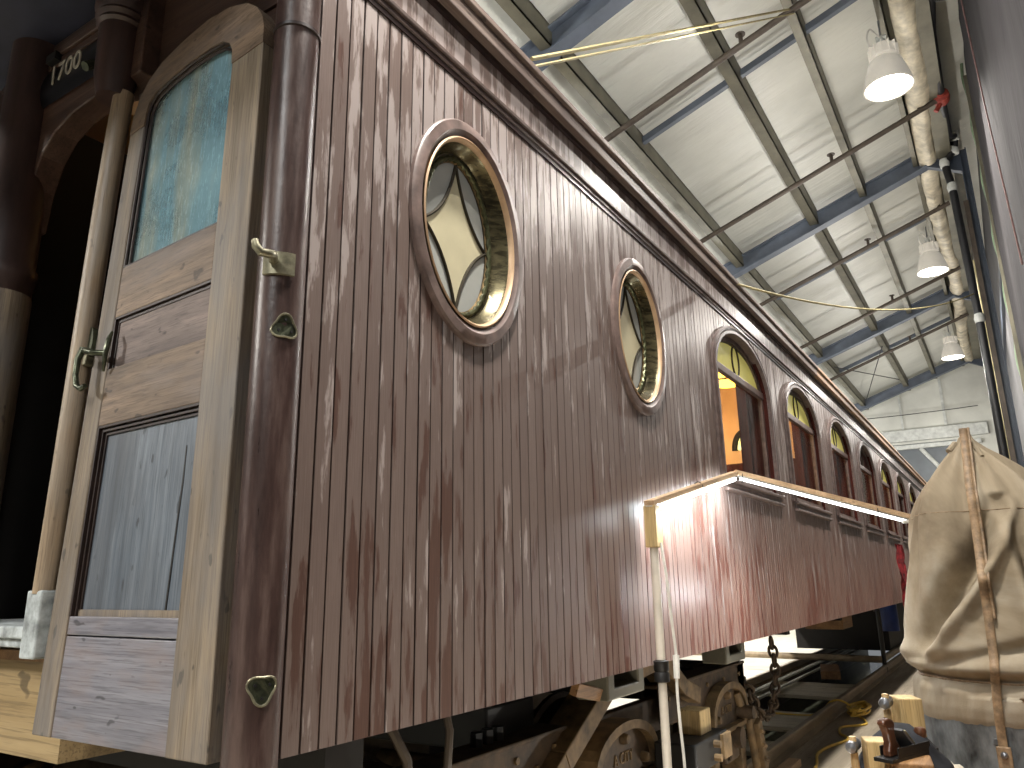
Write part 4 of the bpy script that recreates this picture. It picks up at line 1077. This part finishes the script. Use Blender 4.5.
# crumpled rag round the drum
rs = []
for i in range(60):
    a = R(120)+R(105)*i/59; row = []
    for j in range(10):
        t = 2*PI*j/10; q = .035+.018*noise.noise(Vector((i*.35, j*.9, 0)))
        if i in (0, 59): q *= .2
        row.append((DX+(.425+.7*q*math.cos(t))*math.cos(a), DY+(.425+.7*q*math.cos(t))*math.sin(a), .62-.12*(i/59-.9)+(-.05)+q*math.sin(t)))
    rs.append(row)
tag(MB().rings(rs).build('rag', M['cloth'], None, smooth=True), 'crumpled pale rag wrapped round the lower part of the steel drum', 'rag')

# ------------------------------------------------------------------ bench with tools
bn = thing('workbench', 'low wooden workbench holding hammers, blocks and a hand plane beside the drum', 'workbench', (1.9, -1.2, ZF))
BZ = .70
MB().box(1.55, 2.36, -1.72, -.845, BZ-.05, BZ).build('bench_top', M['brownblock'], bn, bevel=.004)
for x in (1.6, 2.25):
    for y in (-1.66, -.95): MB().box(x, x+.07, y, y+.07, ZF, BZ-.05).build('leg', M['brownblock'], bn)
def hammer(x, y, ztop, tilt, label):
    t = thing('hammer', label, 'hammer', (x, y, BZ), None)
    MB().lathe([(.013, BZ), (.016, BZ+.03), (.013, ztop-.03), (.011, ztop-.01), (.013, ztop+.018), (.012, ztop+.03), (0, ztop+.032)], (x, y, 0), 'Z', 14).build('handle', M['hwood'], t, smooth=True)
    MB().lathe([(.0, -.055), (.018, -.05), (.022, -.035), (.015, -.02), (.02, 0), (.015, .02), (.022, .032), (.02, .05), (0, .058)], (x, y, ztop), 'X', 16).build('head', M['steel'], t, smooth=True)
hammer(1.9, -.885, .838, 0, 'steel-headed hammer standing head up at the left corner of the workbench')
hammer(2.1, -.985, .965, 0, 'steel-headed hammer standing head up behind the hand plane')
# wooden mallet-like blocks
def wblock(c, size, rot, mat, label):
    return tag(MB().obox(c, size, rot).build('wood_block', mat, None, bevel=.005), label, 'wood block')
wblock((1.88, -.963, .785), (.10, .075, .17), (0, 0, .35), M['pine'], 'yellow pine block standing at the front of the workbench beside the left hammer')
wblock((2.17, -1.045, .84), (.11, .085, .28), (0, 0, .45), M['pine'], 'tall yellow pine block standing behind the hand plane on the workbench')
wblock((1.86, -1.075, .76), (.16, .13, .12), (0, 0, .15), M['brownblock'], 'brown timber block under the hand plane on the workbench')
wblock((1.68, -1.09, .735), (.10, .16, .07), (0, 0, -.1), M['pine'], 'flat pale block at the very front of the workbench')
# hand plane
hp_ = thing('hand_plane', 'bench hand plane with a dark rosewood handle resting on the brown timber block', 'hand plane', (1.9, -1.06, .82))
HM = Matrix.Translation((1.87, -1.05, .82)) @ Matrix.Rotation(R(-22), 4, 'Z') @ Matrix.Scale(1.08, 4)
def hl(p): return HM @ Vector(p)
MB().box(-.12, .17, -.031, .031, 0, .012, hl).box(-.08, .12, -.031, -.027, .012, .04, hl).box(-.08, .12, .027, .031, .012, .04, hl).build('sole', M['black'], hp_, bevel=.002)
tote = [(-.095, .012), (-.02, .012), (-.025, .03), (-.045, .055), (-.052, .08), (-.045, .105), (-.05, .118), (-.075, .126), (-.105, .122), (-.112, .11), (-.10, .10), (-.09, .08), (-.085, .055), (-.095, .03)]
MB().prism(tote, lambda u, v, w: hl((u, w, v)), -.013, .013).build('tote', M['rosewood'], hp_, bevel=.006)
MB().prism([(-.03, .085), (-.025, .09), (.055, .02), (.05, .014)], lambda u, v, w: hl((u, w, v)), -.025, .025).build('iron', M['steel'], hp_)
MB().prism([(-.005, .08), (.0, .085), (.05, .04), (.045, .03)], lambda u, v, w: hl((u, w, v)), -.02, .02).build('lever_cap', M['brass'], hp_, bevel=.003)
kn = MB(); rr = [(.012, .012), (.018, .02), (.014, .04), (.018, .055), (.02, .065), (.015, .075), (.0, .078)]
kn.rings([[hl((.125+r*math.cos(2*PI*j/14), r*math.sin(2*PI*j/14), h)) for j in range(14)] for r, h in rr]).build('knob', M['rosewood'], hp_, smooth=True)
# black cloth bag slumped behind
rs = []
for i in range(15):
    v = i/14; row = []
    for j in range(22):
        a = 2*PI*j/22; s_ = math.sin(PI*(.08+.92*v)*.98)
        r = (.14*(1-v*v*.85)+.004)*(1+.25*noise.noise(Vector((math.cos(a)*1.6, math.sin(a)*1.6, v*3))))
        row.append((2.02+r*.9*math.cos(a), -1.03+r*1.25*math.sin(a), BZ+.005+.20*v*(1+.3*math.sin(2*a+.8)*(1-v))))
    rs.append(row)
tag(MB().rings(rs).build('cloth_bag', M['blackcloth'], None, smooth=True), 'slumped black cloth bag between the hammers behind the hand plane', 'bag')

# plywood box standing in the end platform, left
pb = thing('plywood_box', 'yellow plywood box with a pale lid edge at the left below the door sill', 'box', (.25, 1.3, .85))
MB().box(.02, .42, .955, 1.8, .94, 1.215).build('box_body', M['ply'], pb)
MB().box(.01, .42, .95, 1.8, 1.215, 1.245).build('lid_edge', M['brownblock'], pb)
pb.location = (.25, 1.3, .94)
for ch in pb.children: ch.matrix_parent_inverse = Matrix.Translation(-Vector(pb.location))

# ------------------------------------------------------------------ lights
def area(name, loc, target, size, power, color, shape='DISK', sy=None, spread=180):
    l = bpy.data.lights.new(name, 'AREA'); l.shape = shape; l.size = size
    if sy: l.size_y = sy
    l.energy = power; l.color = color
    l.spread = R(spread)
    o = bpy.data.objects.new(name, l); col.objects.link(o); o.location = loc
    d = Vector(target)-Vector(loc); o.rotation_euler = d.to_track_quat('-Z', 'Y').to_euler(); return o
def pt(name, loc, power, color, rad=.2, spot=None):
    l = bpy.data.lights.new(name, 'POINT'); l.energy = power; l.color = color; l.shadow_soft_size = rad
    o = bpy.data.objects.new(name, l); col.objects.link(o); o.location = loc; return o
WARM = (1, .95, .88)
for x in (-5.6, .5, 6.56, 12.35, 18.4):
    area('bay_light', (x, -1.1, LZ-.02), (x, -1.1, 0), .42, 170 if x > 0 else 520, WARM, spread=120)
for x in (-4, 4, 12, 20):
    area('far_bay_light', (x, 5.0, 4.4), (x, 4.6, 0), .42, 420, WARM)
for x in (-3, 3, 9, 15, 21):
    pt('roof_fill', (x, 3.4, 4.9), 170, (1, .99, .97), .1)  # unseen fill lights added to brighten the ceiling
    pt('roof_fill', (x, -.2, 4.6), 60, (1, .98, .95), .1)
for x in (.3, 3.6, 7.5, 11.5, 15.5, 19.5):
    pt('aisle_fill', (x, -.7, 4.4), 85, WARM, 0)  # unseen fill added along the aisle to light the siding
# unseen fill added behind the camera for the car end and door
area('car_end_fill', (-6.6, -1.0, 6.4), (0, .3, 2.0), .8, 110, (.92, .97, 1), 'RECTANGLE', .8)
# spill of the lit tube onto the boards below it
mid = (A+B_)/2
tl = area('tube_light', (mid.x, -.20, mid.z-.055), (mid.x+.05, .0, mid.z-.40), 1.3, 21, (.92, .97, 1), 'RECTANGLE', .03)
ax = (B_-A).normalized(); zz_ = -Vector((0, .45, -.9)); zz_ = (zz_-ax*zz_.dot(ax)).normalized(); yy_ = zz_.cross(ax)
tl.matrix_world = Matrix(((ax.x, yy_.x, zz_.x, mid.x), (ax.y, yy_.y, zz_.y, -.20), (ax.z, yy_.z, zz_.z, mid.z-.055), (0, 0, 0, 1)))
# unseen low fill lights added for the truck and floor
pt('low_fill', (1.0, -.75, .25), 18, (1, .95, .86), .04)
pt('low_fill', (3.3, -.55, .15), 16, (1, .95, .86), .04)
pt('low_fill', (5.2, -1.0, .6), 12, (1, .95, .88), 0)
pt('low_fill', (3.6, -.45, 1.35), 9, (.9, .96, 1), 0)
for x in (8, 14, 20): pt('far_floor_fill', (x, 4.2, 1.6), 22, (1, .97, .92), 0)  # unseen fills added to brighten the floor beyond the car
for x in (4.6, 6.3, 8.6, 10.6, 12.4):
    pt('car_interior', (x, 1.2, 3.0), 70, (1, .68, .34), .15)
w = bpy.data.worlds.new('World'); sc.world = w; w.use_nodes = True
w.node_tree.nodes['Background'].inputs[0].default_value = (.8, .85, .9, 1); w.node_tree.nodes['Background'].inputs[1].default_value = .25

# ------------------------------------------------------------------ camera
yaw, pitch, roll = .565417963, .25593542, -.0160727237
d = Vector((math.cos(pitch)*math.cos(yaw), math.cos(pitch)*math.sin(yaw), math.sin(pitch)))
r = d.cross(Vector((0, 0, 1))).normalized(); u = r.cross(d)
r2 = math.cos(roll)*r+math.sin(roll)*u; u2 = -math.sin(roll)*r+math.cos(roll)*u
cd = bpy.data.cameras.new('Camera'); cam = bpy.data.objects.new('Camera', cd); col.objects.link(cam)
cam.matrix_world = Matrix(((r2.x, u2.x, -d.x, -1.29604544), (r2.y, u2.y, -d.y, -1.46709275), (r2.z, u2.z, -d.z, 1.43054091), (0, 0, 0, 1)))
cd.sensor_fit = 'HORIZONTAL'; cd.sensor_width = 36; cd.lens = 758.779673/1024*36; cd.clip_start = .02; cd.clip_end = 100
sc.camera = cam
sc.view_settings.view_transform = 'Standard'
sc.view_settings.exposure = 0.0
